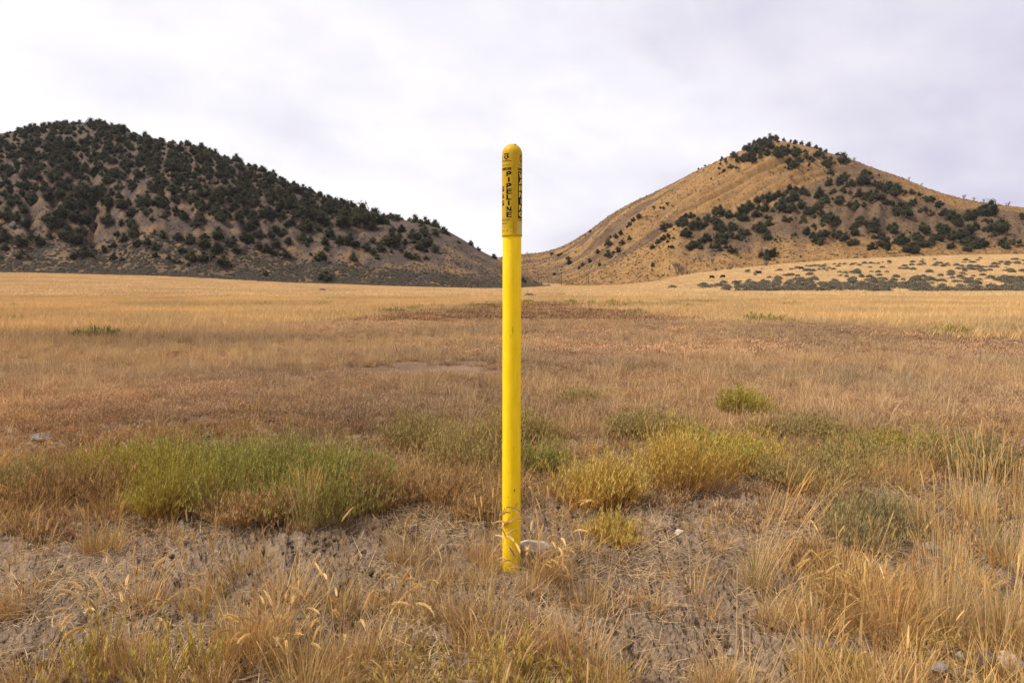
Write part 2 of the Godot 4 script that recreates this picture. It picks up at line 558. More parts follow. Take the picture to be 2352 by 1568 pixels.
# ------------------------------------------------------------------ junipers
func crown_mesh(lobes: int, leaves: int, tall: float) -> ArrayMesh:        # a crown one metre wide
	var mb := MB.new()
	var L := []
	for k in lobes:
		var a := R(0, TAU)
		var q := 0.33 * sqrt(rng.randf())
		var r := R(0.15, 0.25)
		L.append([Vector3(cos(a) * q, R(0.2, 0.72) * tall * (1.0 - q), sin(a) * q), r])
	L.append([Vector3(0, 0.38 * tall, 0), 0.33])
	L.append([Vector3(R(-0.05, 0.05), 0.72 * tall, R(-0.05, 0.05)), 0.19])
	for l in L:
		var c: Vector3 = l[0]
		var r: float = l[1]
		var tone := R(0.6, 1.5)
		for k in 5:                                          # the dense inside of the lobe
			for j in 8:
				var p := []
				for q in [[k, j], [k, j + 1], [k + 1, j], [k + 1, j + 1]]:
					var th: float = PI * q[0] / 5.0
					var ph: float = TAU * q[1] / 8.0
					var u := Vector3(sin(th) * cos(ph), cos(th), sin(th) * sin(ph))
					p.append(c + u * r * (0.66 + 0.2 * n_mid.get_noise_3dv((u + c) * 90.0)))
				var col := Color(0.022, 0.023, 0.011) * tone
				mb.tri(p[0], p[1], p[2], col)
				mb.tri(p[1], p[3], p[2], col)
		for k in leaves:
			var u := Vector3(R(-1, 1), R(-0.8, 1), R(-1, 1)).normalized()
			var o := c + u * r * R(0.72, 1.18)
			if o.y < 0.03: continue
			var s := R(0.022, 0.045)
			var t1 := u.cross(Vector3(R(-1, 1), R(-1, 1), R(-1, 1))).normalized()
			var t2 := (u + Vector3(R(-0.8, 0.8), R(-0.2, 0.9), R(-0.8, 0.8))).normalized()
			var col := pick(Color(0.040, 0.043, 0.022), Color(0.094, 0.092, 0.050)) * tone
			mb.tri(o - t1 * s * 0.6, o + t2 * s * 1.25, o + t1 * s * 0.6, col)
	return mb.mesh()

func trunk_mesh() -> ArrayMesh:
	var st := SurfaceTool.new()
	st.begin(Mesh.PRIMITIVE_TRIANGLES)
	for k in 3:
		var cy := CylinderMesh.new()
		cy.top_radius = 0.015
		cy.bottom_radius = 0.035
		cy.height = 0.5
		cy.radial_segments = 6
		cy.rings = 1
		st.append_from(cy, 0, Transform3D(Basis(Vector3(R(-1, 1), 0, R(-1, 1)).normalized(), R(0.05, 0.45)), Vector3(R(-0.04, 0.04), 0.15, R(-0.04, 0.04))))
	return st.commit()

func bare_shrub_mesh() -> ArrayMesh:      # leafless, branching, one metre tall
	var mb := MB.new()
	for k in 9:
		var a := R(0, TAU)
		var col := pick(Color(0.13, 0.10, 0.085), Color(0.22, 0.18, 0.15))
		var p := blade(mb, Vector3(cos(a) * 0.05, -0.03, sin(a) * 0.05), a, R(0.05, 0.5), R(-0.2, 0.3), R(0.5, 0.8), 0.05, col, col, 3)
		for j in 6:
			var b := a + R(-1.4, 1.4)
			var q := p * R(0.4, 1.0)
			blade(mb, q, b, R(0.2, 0.8), R(-0.4, 0.2), R(0.2, 0.4), 0.028, col, col, 2)
			blade(mb, q + Vector3.UP * 0.03, b + R(-1, 1), R(0.2, 0.9), R(-0.4, 0.2), R(0.15, 0.3), 0.02, col, col, 2)
	return mb.mesh()

func sage_mesh(leaves: int) -> ArrayMesh:  # a grey mound one metre wide
	var mb := MB.new()
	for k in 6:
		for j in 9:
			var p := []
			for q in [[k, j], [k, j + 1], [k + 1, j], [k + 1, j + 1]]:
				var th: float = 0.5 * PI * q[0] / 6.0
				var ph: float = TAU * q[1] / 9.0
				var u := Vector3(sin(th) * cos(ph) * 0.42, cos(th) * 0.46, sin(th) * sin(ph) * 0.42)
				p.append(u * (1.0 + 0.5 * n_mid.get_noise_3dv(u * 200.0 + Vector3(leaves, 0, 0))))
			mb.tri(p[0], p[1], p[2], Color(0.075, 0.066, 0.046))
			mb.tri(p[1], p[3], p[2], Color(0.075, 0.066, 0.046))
	for k in leaves:
		var u := Vector3(R(-1, 1), R(0.0, 1), R(-1, 1)).normalized()
		var o := Vector3(u.x * 0.46, u.y * 0.52, u.z * 0.46) * R(0.75, 1.12)
		var s := R(0.05, 0.10)
		var t1 := u.cross(Vector3(R(-1, 1), R(-1, 1), R(-1, 1))).normalized()
		var t2 := (u + Vector3(R(-0.5, 0.5), R(0.1, 0.9), R(-0.5, 0.5))).normalized()
		mb.tri(o - t1 * s * 0.5, o + t2 * s * 1.5, o + t1 * s * 0.5, pick(Color(0.130, 0.116, 0.078), Color(0.240, 0.213, 0.150)))
	return mb.mesh()

func nth(k: int) -> String:
	var ones := ["", "first", "second", "third", "fourth", "fifth", "sixth", "seventh", "eighth", "ninth", "tenth", "eleventh", "twelfth", "thirteenth", "fourteenth", "fifteenth", "sixteenth", "seventeenth", "eighteenth", "nineteenth"]
	var tens := ["", "", "twenty", "thirty", "forty", "fifty", "sixty", "seventy", "eighty", "ninety"]
	if k < 20: return ones[k]
	if k % 10 == 0: return tens[k / 10].trim_suffix("y") + "ieth"
	return tens[k / 10] + "-" + ones[k % 10]

func spots(text: String, ox: float, oy: float, s: float) -> Array:
	var out := []
	for w in text.split(" ", false):
		var p := w.split("/")
		out.append([ox + s * float(p[0]), oy + s * float(p[1]), s * float(p[2])])
	return out

# ------------------------------------------------------------------ animals: a field of tapered capsules, meshed as surface nets
func body_mesh(bones: Array, cell: float, k_smooth: float) -> ArrayMesh:
	var lo := Vector3(1e9, 1e9, 1e9)
	var hi := -lo
	for b in bones:
		for q in [0, 2]:
			var p: Vector3 = b[q]
			var r: float = b[q + 1] + cell * 2.0
			lo = lo.min(p - Vector3.ONE * r)
			hi = hi.max(p + Vector3.ONE * r)
	var nx := int((hi.x - lo.x) / cell) + 2
	var ny := int((hi.y - lo.y) / cell) + 2
	var nz := int((hi.z - lo.z) / cell) + 2
	var f := PackedFloat32Array()
	f.resize(nx * ny * nz)
	for z in nz:
		for y in ny:
			for x in nx:
				var p := lo + Vector3(x, y, z) * cell
				var s := 0.0
				for b in bones:
					var pa: Vector3 = p - b[0]
					var ba: Vector3 = b[2] - b[0]
					var t := clampf(pa.dot(ba) / ba.length_squared(), 0.0, 1.0)
					s += exp(-((pa - ba * t).length() - lerpf(b[1], b[3], t)) / k_smooth)
				f[(z * ny + y) * nx + x] = -k_smooth * log(maxf(s, 1e-30))
	var id := {}
	var v := PackedVector3Array()
	var ix := PackedInt32Array()
	var cs := [0, 1, nx, nx + 1, nx * ny, nx * ny + 1, nx * ny + nx, nx * ny + nx + 1]
	for z in nz - 1:
		for y in ny - 1:
			for x in nx - 1:
				var o := (z * ny + y) * nx + x
				var inside := 0
				for c in cs:
					if f[o + c] < 0.0: inside += 1
				if inside == 0 or inside == 8: continue
				var sum := Vector3.ZERO
				var cnt := 0
				for a in 8:
					for bit in [1, 2, 4]:
						if a & bit: continue
						var fa := f[o + cs[a]]
						var fb := f[o + cs[a | bit]]
						if (fa < 0.0) == (fb < 0.0): continue
						var t := fa / (fa - fb)
						var pa := Vector3(a & 1, (a >> 1) & 1, a >> 2)
						var pb := Vector3((a | bit) & 1, ((a | bit) >> 1) & 1, (a | bit) >> 2)
						sum += pa.lerp(pb, t)
						cnt += 1
				id[o] = v.size()
				v.append(lo + (Vector3(x, y, z) + sum / cnt) * cell)
	for z in range(1, nz - 1):
		for y in range(1, ny - 1):
			for x in range(1, nx - 1):
				var o := (z * ny + y) * nx + x
				for e in [[1, nx, nx * ny], [nx, nx * ny, 1], [nx * ny, 1, nx]]:
					var a := f[o] < 0.0
					if a == (f[o + e[0]] < 0.0): continue
					var q := [id[o - e[1] - e[2]], id[o - e[2]], id[o], id[o - e[1]]]
					if a: ix.append_array([q[0], q[2], q[1], q[0], q[3], q[2]])
					else: ix.append_array([q[0], q[1], q[2], q[0], q[2], q[3]])
	var arr := []
	arr.resize(Mesh.ARRAY_MAX)
	arr[Mesh.ARRAY_VERTEX] = v
	arr[Mesh.ARRAY_INDEX] = ix
	var st := SurfaceTool.new()
	st.create_from_arrays(arr)
	st.generate_normals()
	return st.commit()

func cow_mesh(grazing: bool) -> ArrayMesh:      # facing +X
	var hd := Vector3(1.30, 0.28, 0.05) if grazing else Vector3(1.42, 1.42, 0.1)
	var pole := Vector3(1.18, 0.62, 0.03) if grazing else Vector3(1.18, 1.52, 0.04)
	var b := [
		[Vector3(-0.62, 1.02, 0), 0.27, Vector3(0.1, 0.94, 0), 0.36], [Vector3(0.1, 0.94, 0), 0.36, Vector3(0.62, 1.02, 0), 0.31],
		[Vector3(-0.72, 1.18, 0), 0.17, Vector3(0.62, 1.22, 0), 0.17], [Vector3(0.68, 1.08, 0), 0.23, pole, 0.15],
		[pole, 0.15, hd, 0.085], [pole + Vector3(-0.03, 0.06, 0.08), 0.05, pole + Vector3(-0.1, 0.08, 0.24), 0.03], [pole + Vector3(-0.03, 0.06, -0.08), 0.05, pole + Vector3(-0.1, 0.08, -0.24), 0.03],
		[Vector3(-0.88, 1.2, 0), 0.035, Vector3(-0.95, 0.55, 0), 0.03], [Vector3(-0.95, 0.55, 0), 0.05, Vector3(-0.95, 0.42, 0), 0.04],
	]
	for s in [-1.0, 1.0]:
		b.append([Vector3(0.58, 0.85, s * 0.17), 0.15, Vector3(0.6 + s * 0.06, 0.44, s * 0.17), 0.075])
		b.append([Vector3(0.6 + s * 0.06, 0.44, s * 0.17), 0.075, Vector3(0.58 + s * 0.08, 0.05, s * 0.17), 0.055])
		b.append([Vector3(-0.62, 0.9, s * 0.17), 0.2, Vector3(-0.52 - s * 0.05, 0.66, s * 0.18), 0.12])
		b.append([Vector3(-0.52 - s * 0.05, 0.66, s * 0.18), 0.11, Vector3(-0.74 - s * 0.06, 0.44, s * 0.17), 0.07])
		b.append([Vector3(-0.74 - s * 0.06, 0.44, s * 0.17), 0.07, Vector3(-0.70 - s * 0.06, 0.05, s * 0.17), 0.055])
	return body_mesh(b, 0.05, 0.03)

# ------------------------------------------------------------------ print on the marker cap
func fill(im: Image, x0: float, y0: float, x1: float, y1: float, c: Color) -> void:
	im.fill_rect(Rect2i(int(x0), int(y0), maxi(1, int(x1 - x0)), maxi(1, int(y1 - y0))), c)

func print_text(im: Image, text: String, x0: float, y0: float, x1: float, y1: float, c: Color, grow := 0.0) -> void:
	var font := SystemFont.new()
	font.font_names = PackedStringArray(["Droid Sans"])
	font.font_weight = 700
	var tm := TextMesh.new()
	tm.font = font
	tm.text = text
	tm.font_size = 48
	tm.depth = 0.0
	tm.curve_step = 1.0
	var a := tm.get_mesh_arrays()
	var v: PackedVector3Array = a[Mesh.ARRAY_VERTEX]
	var ix: PackedInt32Array = a[Mesh.ARRAY_INDEX]
	if v.is_empty(): return
	var lo := v[0]
	var hi := v[0]
	for p in v:
		lo = lo.min(p)
		hi = hi.max(p)
	var q := PackedVector2Array()
	for p in v:
		q.append(Vector2(lerpf(x0, x1, (p.x - lo.x) / maxf(hi.x - lo.x, 1e-6)), lerpf(y1, y0, (p.y - lo.y) / maxf(hi.y - lo.y, 1e-6))))
	for k in range(0, ix.size(), 3):
		var p0 := q[ix[k]]
		var p1 := q[ix[k + 1]]
		var p2 := q[ix[k + 2]]
		var mn := p0.min(p1).min(p2) - Vector2.ONE * grow
		var mx := p0.max(p1).max(p2) + Vector2.ONE * grow
		for y in range(maxi(0, int(mn.y)), mini(im.get_height() - 1, int(mx.y) + 1) + 1):
			for x in range(maxi(0, int(mn.x)), mini(im.get_width() - 1, int(mx.x) + 1) + 1):
				var s := Vector2(x + 0.5, y + 0.5)
				if Geometry2D.point_is_inside_triangle(s, p0, p1, p2) or (grow > 0.0 and s.distance_to(Geometry2D.get_closest_point_to_segment(s, p0, p1)) < grow):
					im.set_pixel(x, y, c)

func cap_print() -> ImageTexture:
	var W := 1024
	var H := 1024
	var im := Image.create(W, H, false, Image.FORMAT_RGB8)
	var yellow := Color(0.50, 0.315, 0.008).linear_to_srgb()
	for y in H:
		for x in W:
			var k := 1.0 + 0.07 * n_mid.get_noise_2d(x * 0.6, y * 0.25) + 0.05 * n_fine.get_noise_2d(x * 1.5, y * 0.4)
			im.set_pixel(x, y, Color(yellow.r * k, yellow.g * k, yellow.b * k))
	var black := Color(0.03, 0.025, 0.02)
	var X := func(deg: float) -> float: return (deg + 180.0) / 360.0 * W
	var Y := func(zy: float) -> float: return (zy - 103.0) / 1407.0 * H
	for turn in [0.0, 180.0]:
		var o: float = turn - 180.0         # a panel runs from 36 to 175.5 degrees; the same again half way round
		fill(im, X.call(o + 36.0), Y.call(535.0), X.call(o + 97.0), Y.call(1240.0), black)
		var wn := "WARNING"
		for k in 7:
			var narrow := 9.0 if wn[k] == "I" else 0.0
			if wn[k] == "I": fill(im, X.call(o + 59.0), Y.call(553.0 + 97.0 * k), X.call(o + 70.0), Y.call(553.0 + 97.0 * k + 78.0), yellow * 1.15)
			else: print_text(im, wn[k], X.call(o + 42.0 + narrow), Y.call(553.0 + 97.0 * k), X.call(o + 88.0 - narrow * 2.2), Y.call(553.0 + 97.0 * k + 76.0), yellow * 1.15, 2.2)
		var pl := "PIPELINE"
		for k in 8:
			var narrow := 9.0 if pl[k] == "I" else 0.0
			if pl[k] == "I": fill(im, X.call(o + 155.5), Y.call(538.0 + 87.8 * k), X.call(o + 167.0), Y.call(540.0 + 87.8 * k + 72.0), black)
			else: print_text(im, pl[k], X.call(o + 147.0 + narrow), Y.call(540.0 + 87.8 * k), X.call(o + 175.5 - narrow), Y.call(540.0 + 87.8 * k + 70.0), black, 4.0)
		var gs := "GAS"
		for k in 3:
			print_text(im, gs[k], X.call(o + 104.0), Y.call(762.0 + 106.0 * k), X.call(o + 129.0), Y.call(762.0 + 106.0 * k + 70.0), black, 3.0)
		print_text(im, "HIGH", X.call(o + 36.0), Y.call(484.0), X.call(o + 76.0), Y.call(518.0), black, 3.0)
		print_text(im, "PRESSURE", X.call(o + 92.0), Y.call(482.0), X.call(o + 175.5), Y.call(518.0), black, 3.0)
		print_text(im, "\"TAKE IT SERIOUSLY\"", X.call(o + 36.0), Y.call(434.0), X.call(o + 175.5), Y.call(454.0), black.lerp(yellow, 0.25), 0.0)
		for row in [[1250.0, 38.0, 172.0, "BEFORE DIGGING IN THIS AREA"], [1270.0, 48.0, 165.0, "OR IN AN EMERGENCY CALL"]]:
			print_text(im, row[3], X.call(o + row[1]), Y.call(row[0]), X.call(o + row[2]), Y.call(row[0] + 13.0), black, 0.6)
		# the round no-digging sign
		var cx: float = X.call(o + 80.0)
		var cy: float = Y.call(345.0)
		for y in range(int(cy) - 62, int(cy) + 62):
			for x in range(int(cx) - 100, int(cx) + 100):
				var e := Vector2((x - cx) / 1.58, y - cy)
				var r := e.length()
				var slash := absf((e.x - e.y) * 0.7071) < 5.5 and r < 56.0
				var ring := r > 49.0 and r < 59.0
				var spade := r < 46.0 and (absf(e.x + e.y + 6.0) < 4.0 and e.x > -30.0 and e.x < 24.0 or Vector2(e.x + 26.0, e.y - 16.0).length() < 12.0 or Vector2(e.x - 14.0, e.y + 24.0).length() < 8.0 or absf(e.x - 16.0) < 7.0 and e.y > -14.0 and e.y < 22.0)
				if slash or ring or spade: im.set_pixel(x, y, black)
		# the small square call sign with its arrow, and two lines under it
		var bx: float = X.call(o + 180.0 - 53.0)
		var ex: float = X.call(o + 180.0 - 17.0)
		fill(im, bx, Y.call(268.0), ex, Y.call(336.0), black)
		for y in range(int(Y.call(330.0)), int(Y.call(366.0))):
			var t: float = (y - Y.call(330.0)) / (Y.call(366.0) - Y.call(330.0))
			var hw := (1.0 - t) * 0.5 * (ex - bx)
			fill(im, (bx + ex) * 0.5 - hw, y, (bx + ex) * 0.5 + hw, y + 1, black)
		print_text(im, "811", bx + 9, Y.call(279.0), ex - 9, Y.call(312.0), yellow, 0.6)
		for y in range(int(Y.call(318.0)), int(Y.call(350.0))):
			var t: float = (y - Y.call(318.0)) / (Y.call(350.0) - Y.call(318.0))
			var hw := (0.28 if t < 0.35 else (1.0 - t) * 0.38) * (ex - bx) * 0.6
			fill(im, (bx + ex) * 0.5 - hw, y, (bx + ex) * 0.5 + hw, y + 1, yellow)
		for row in [[366.0, -64.0, -14.0], [381.0, -56.0, -5.0]]:
			print_text(im, "Know what's below" if row[0] < 370.0 else "Call before you dig", X.call(o + 180.0 + row[1]), Y.call(row[0]), X.call(o + 180.0 + row[2]), Y.call(row[0] + 11.0), black, 1.0)
		# worn lines on the pasted labels
		for row in [[1308.0, 95.0, 155.0, "EMERGENCY", 0.35], [1420.0, 100.0, 140.0, "CALL", 0.45]]:
			print_text(im, row[3], X.call(o + row[1]), Y.call(row[0]), X.call(o + row[2]), Y.call(row[0] + 20.0), black.lerp(yellow, row[4]), 0.8)
	fill(im, X.call(-31.0), Y.call(1412.0), X.call(-27.0), Y.call(1450.0), black)
	for y in range(int(Y.call(1288.0)), int(Y.call(1480.0))):            # pasted labels: a dirty clear one, a bleached one
		for x in W:
			var deg := x / float(W) * 360.0 - 180.0
			var old := im.get_pixel(x, y)
			var k := 0.5 + 0.5 * n_fine.get_noise_2d(x * 1.2, y * 1.2)
			if deg > -110.0 and deg < -2.0:
				im.set_pixel(x, y, old.lerp(Color(0.80, 0.66, 0.25), 0.22 * k))
			elif deg > 30.0 and deg < 100.0:
				im.set_pixel(x, y, old.lerp(Color(0.76, 0.70, 0.52), 0.45 + 0.4 * k))
			elif deg > 5.0 and deg < 12.0:
				im.set_pixel(x, y, old.lerp(Color(0.55, 0.40, 0.08), 0.35))
	return ImageTexture.create_from_image(im)

func lathe(prof: Array, segs := 48) -> ArrayMesh:       # [radius, height] from the top down; u = 0.5 faces +Z
	var v := PackedVector3Array()
	var uv := PackedVector2Array()
	var ix := PackedInt32Array()
	var top: float = prof[0][1]
	var low: float = prof[-1][1]
	for p in prof: low = minf(low, p[1])
	for j in prof.size():
		for k in segs + 1:
			var a := TAU * (float(k) / segs - 0.5)
			v.append(Vector3(sin(a) * prof[j][0], prof[j][1], cos(a) * prof[j][0]))
			uv.append(Vector2(float(k) / segs, (top - prof[j][1]) / (top - low)))
			if j and k:
				var q := j * (segs + 1) + k
				ix.append_array([q - segs - 2, q - segs - 1, q - 1, q - segs - 1, q, q - 1])
	var arr := []
	arr.resize(Mesh.ARRAY_MAX)
	arr[Mesh.ARRAY_VERTEX] = v
	arr[Mesh.ARRAY_TEX_UV] = uv
	arr[Mesh.ARRAY_INDEX] = ix
	var st := SurfaceTool.new()
	st.create_from_arrays(arr)
	st.generate_normals()
	return st.commit()

func pole_paint() -> ImageTexture:      # weathered paint: faint rain streaks, rubbed patches, dried mud flecks and scuffs
	var im := Image.create(256, 1024, false, Image.FORMAT_RGB8)
	for y in 1024:
		for x in 256:
			var streak := n_fine.get_noise_2d(x * 3.0, y * 0.10)
			var cloud := n_mid.get_noise_2d(x * 0.5, y * 0.22 + 900.0)
			var k := 1.0 + 0.07 * streak + 0.10 * cloud
			var c := Color(0.94 * k, 0.64 * k, 0.008 + 0.02 * maxf(0.0, cloud))
			var fleck := n_mid.get_noise_2d(x * 4.0 + 300.0, y * 2.6)
			var low := smoothstep(560.0, 800.0, y)
			if fleck > 0.50 - 0.16 * low: c = c.lerp(Color(0.42, 0.30, 0.16), 0.30 + 0.35 * low)
			im.set_pixel(x, y, Color(minf(c.r, 1.0), c.g, c.b).linear_to_srgb())
	for q in [[131, 236, 5, 12], [122, 250, 3, 6], [138, 520, 2, 8], [112, 640, 4, 3]]:
		for y in range(q[1] - q[3], q[1] + q[3]):
			for x in range(q[0] - q[2], q[0] + q[2]):
				var r := Vector2((x - q[0]) / float(q[2]), (y - q[1]) / float(q[3])).length()
				if r < 1.0: im.set_pixel(x, y, im.get_pixel(x, y).lerp(Color(0.5, 0.42, 0.16), 0.55 * (1.0 - r)))
	return ImageTexture.create_from_image(im)

func marker_post() -> void:
	var o := root_at("marker_post", Vector3(-0.003, 0.0, -3.03))
	o.rotation.z = deg_to_rad(-0.12)
	tag(o, "tall yellow round gas pipeline marker post with a printed domed cap", "marker post")
	var pole := put(lathe([[0.0385, 1.42], [0.0386, 1.0], [0.0386, 0.5], [0.0386, 0.0], [0.0386, -0.35]]), M.yellow, "pole", o)
	var prof := []
	for k in 13:
		var t := PI * 0.5 * k / 12.0
		prof.append([0.0412 * sin(t), 1.768 - 0.0412 * (1.0 - cos(t)) * 1.05])
	for p in [[0.0413, 1.66], [0.0413, 1.55], [0.0413, 1.43], [0.0413, 1.404], [0.0420, 1.402], [0.0422, 1.398], [0.0421, 1.395], [0.0414, 1.394], [0.0388, 1.394]]: prof.append(p)
	var cm := mat(Color.WHITE, 0.5)
	cm.albedo_texture = cap_print()
	put(lathe(prof, 72), cm, "cap", o)
	for q in [[1181.0, 1126.0, 0.0032], [1180.5, 1131.0, 0.0016]]:          # chips and a drill hole in the paint
		var r := ray(q[0], q[1])
		var k := (3.03 - 0.0386) / -r.z
		var sp := SphereMesh.new()
		sp.radius = q[2]
		sp.height = q[2] * 2.0
		sp.radial_segments = 12
		sp.rings = 6
		var mk := put(sp, M.dark, "chip", pole)
		mk.position = Vector3(r.x * k + 0.003, EYE + r.y * k, sqrt(0.0386 * 0.0386 - pow(r.x * k + 0.003, 2.0)))
		mk.scale = Vector3(1, 1.3, 0.35)
	var nick := SphereMesh.new()
	nick.radius = 0.004
	nick.height = 0.008
	var nk := put(nick, M.dark, "chip", o)
	nk.position = Vector3(0.0115, 1.7625, 0.0185)
	nk.scale = Vector3(1.1, 0.5, 0.8)

# ------------------------------------------------------------------ individual plants of the near ground: [kind, x, y of the foot, height, width (photo pixels), label]
func near_plants() -> Array:
	return [
		["green", 330, 1150, 150, 240, "yellow-green rabbitbrush with orange base, leftmost of the big green clump left of the post"],
		["green2", 540, 1165, 180, 230, "tall mid-green rabbitbrush in the middle of the big green clump left of the post"],
		["green2", 730, 1180, 180, 230, "bright green rabbitbrush at the right end of the big green clump left of the post"],
		["green", 270, 1110, 120, 200, "yellow-green bush at the rear left of the big green clump"],
		["green2", 430, 1120, 150, 210, "green bush in the rear row of the big green clump, left of its middle"],
		["green2", 640, 1120, 150, 210, "grey-green bush in the rear row of the big green clump, right of its middle"],
		["green", 450, 1180, 150, 200, "yellow-green bush at the front of the big green clump"],
		["green2", 810, 1130, 130, 170, "green bush in the rear at the right end of the big green clump"],
		["rust", 850, 1165, 120, 150, "rusty green bush closing the right end of the big green clump"],
		["rust", 180, 1155, 120, 200, "rusty thin bush closing the left end of the big green clump"],
		["rust", 590, 1190, 90, 170, "low brown twiggy bush in front of the big green clump"],
		["olive", 950, 1040, 115, 160, "olive grey-green bush between the big green clump and the post"],
		["olive", 1085, 1095, 140, 160, "olive bush just left behind the yellow post"],
		["rust", 1000, 1135, 80, 150, "orange-brown low bush at the edge of bare soil left of the post"],
		["rust", 1110, 1185, 65, 100, "small brown cushion bush beside the left of the post"],
		["green2", 1235, 1095, 120, 120, "small green bush just right behind the yellow post"],
		["yellow", 1375, 1165, 140, 200, "yellow-orange rounded bush at the edge of bare soil right of the post"],
		["yellow", 1560, 1115, 170, 190, "bright yellow-green rabbitbrush, middle of the three right of the post"],
		["green", 1650, 1090, 115, 160, "yellow-green rabbitbrush behind the bright one, farther right of the post"],
		["green", 1690, 960, 75, 110, "lone bright green bush in pale grass farther off right of the post"],
		["olive", 1330, 935, 50, 90, "small distant olive bush right of the post in pale grass"],
		["olive", 1190, 1015, 90, 150, "olive tuft behind the small green bush right of the post"],
		["olive", 1500, 1000, 70, 160, "olive tuft in pale grass farther back than the bright yellow-green bush"],
		["yellow", 1755, 1075, 100, 170, "yellowish tuft at the right of the three yellow-green bushes"],
		["olive", 1960, 1075, 85, 180, "olive tuft behind the grey-green bush, in straw grass"],
		["green", 2080, 1050, 80, 170, "pale green tuft far behind the grey-green bush, toward the right edge"],
		["olive", 1840, 1005, 60, 170, "small olive tuft in the middle distance right of the lone bright green bush"],
		["sage", 2020, 1245, 140, 210, "low sprawling grey-green bush beside the tall straw grass at right"],
		["olive", 1860, 1100, 85, 180, "olive low bush in the grass between the yellow bushes and the right edge"],
		["olive", 60, 1150, 100, 190, "faint olive bush at the left edge beside bare soil"],
		["yellow", 1395, 1250, 75, 110, "small yellow-green weed on bare soil right of the white stone"],
		["olive", 2190, 1080, 100, 170, "olive bush behind the tall straw grass near the right edge"],
		["weed", 250, 1590, 250, 190, "tall sparse yellow-green weed at the bottom left corner"],
		["weed", 410, 1600, 280, 170, "tall sparse yellow-green weed, second from the bottom left corner"],
		["weed", 1175, 1600, 170, 120, "green upright weed at the bottom edge below the post"],
		["weed", 960, 1600, 130, 260, "sprawling green weed at the bottom edge left of the post"],
		["weed", 1300, 1610, 110, 240, "sprawling green weed at the bottom edge right of the post"],
		["weed", 2290, 1560, 90, 280, "low green weed among the stones at the bottom right corner"],
		["weed", 1940, 1590, 60, 160, "low green weed at the bottom edge left of the stones"],
		["spike", 235, 1262, 100, 190, "straw tuft with upright seed heads in front of the big green clump"],
		["spike", 455, 1400, 200, 170, "upright straw tuft with many spiky heads, lower left of the picture"],
		["tallgrass", 700, 1215, 130, 95, "thin pale grass stems standing before the right end of the big green clump"],
		["foxtail", 800, 1570, 265, 270, "large tuft of nodding golden seed heads at bottom, left of the post"],
		["foxtail", 650, 1560, 190, 190, "smaller tuft of nodding golden seed heads left of the large one"],
		["tuft", 1225, 1500, 200, 190, "dense pale straw tuft directly below the foot of the post"],
		["foxtail", 1250, 1340, 195, 130, "tuft of golden seed heads overlapping the white stone by the post"],
		["foxtail", 1215, 1370, 150, 90, "low golden seed-headed tuft right at the foot of the post"],
		["spike", 1285, 1330, 190, 110, "upright straw stems just right of the white stone"],
		["spike", 1120, 1320, 190, 120, "sparse upright stems with thin heads just left of the post"],
		["foxtail", 290, 1560, 270, 150, "bent creamy seed heads rising from the weeds at bottom left"],
		["spike", 1650, 1270, 85, 100, "small straw tuft on the bare soil right of the post"],
		["tallgrass", 1740, 1350, 270, 130, "tall slanting grass stems between bare soil and the grey-green bush"],
		["foxtail", 1800, 1440, 190, 210, "slanting tuft with bent pale heads below the tall slanting stems"],
		["tallgrass", 2290, 1490, 420, 250, "tallest straw bunchgrass with green shoots at the right edge"],
		["tallgrass", 2170, 1460, 330, 190, "tall pale grass with thin spikes left of the tallest bunchgrass"],
		["tuft", 2270, 1500, 190, 260, "dense yellow-green foot tuft under the tallest bunchgrass at right"],
		["tallgrass", 2310, 1290, 270, 190, "pale straw stand at the right edge behind the tallest bunchgrass"],
		["tallgrass", 2230, 1180, 190, 190, "far pale straw stand near the right edge, rear of three"],
		["tuft", 1490, 1400, 60, 130, "flattened pale tuft on bare soil lower right of the post"],
		["tuft", 1640, 1580, 150, 200, "leaning straw tuft at the bottom edge right of centre"],
		["spike", 1870, 1570, 170, 190, "straw tuft with a few heads at the bottom edge, left of the stones"],
		["tuft", 2050, 1480, 120, 170, "short tawny tuft left of the tallest bunchgrass"],
		["rust", 1890, 1310, 80, 130, "rusty low clump in front of the grey-green bush"],
		["spike", 40, 1400, 210, 170, "straw tuft with heads cut by the left edge"],
		["tuft", 70, 1590, 190, 200, "tawny tuft at the very bottom left corner"],
		["tuft", 560, 1500, 150, 170, "tawny tuft between the upright spiky one and the nodding golden heads"],
		["tuft", 1080, 1480, 110, 150, "thin straw tuft left below the foot of the post"],
		["spike", 1990, 1440, 130, 150, "straw tuft with short heads below the grey-green bush"],
		["tuft", 1380, 1590, 110, 180, "loose straw tuft at the bottom edge right of the sprawling weed"],
		["tuft", 600, 1290, 60, 110, "small olive-straw tuft on bare soil below the green clump"],
		["tuft", 890, 1430, 80, 120, "tawny tuft on bare soil right behind the nodding golden heads"],
		["spike", 1960, 1000, 90, 120, "pale seed-headed clump in the middle distance toward the right edge"],
		["spike", 560, 985, 60, 160, "pale wispy seed heads in the brown field behind the green clump"],
		["spike", 1450, 960, 70, 180, "pale wispy seed heads behind the yellow bushes right of the post"],
		["spike", 1580, 935, 60, 160, "pale wispy seed heads left of the lone bright green bush"],
		["tuft", 2060, 1120, 110, 180, "yellowish grass clump behind the grey-green bush"],
		["tuft", 1780, 1200, 90, 160, "short straw clump at the rear edge of the bare soil at right"],
	]

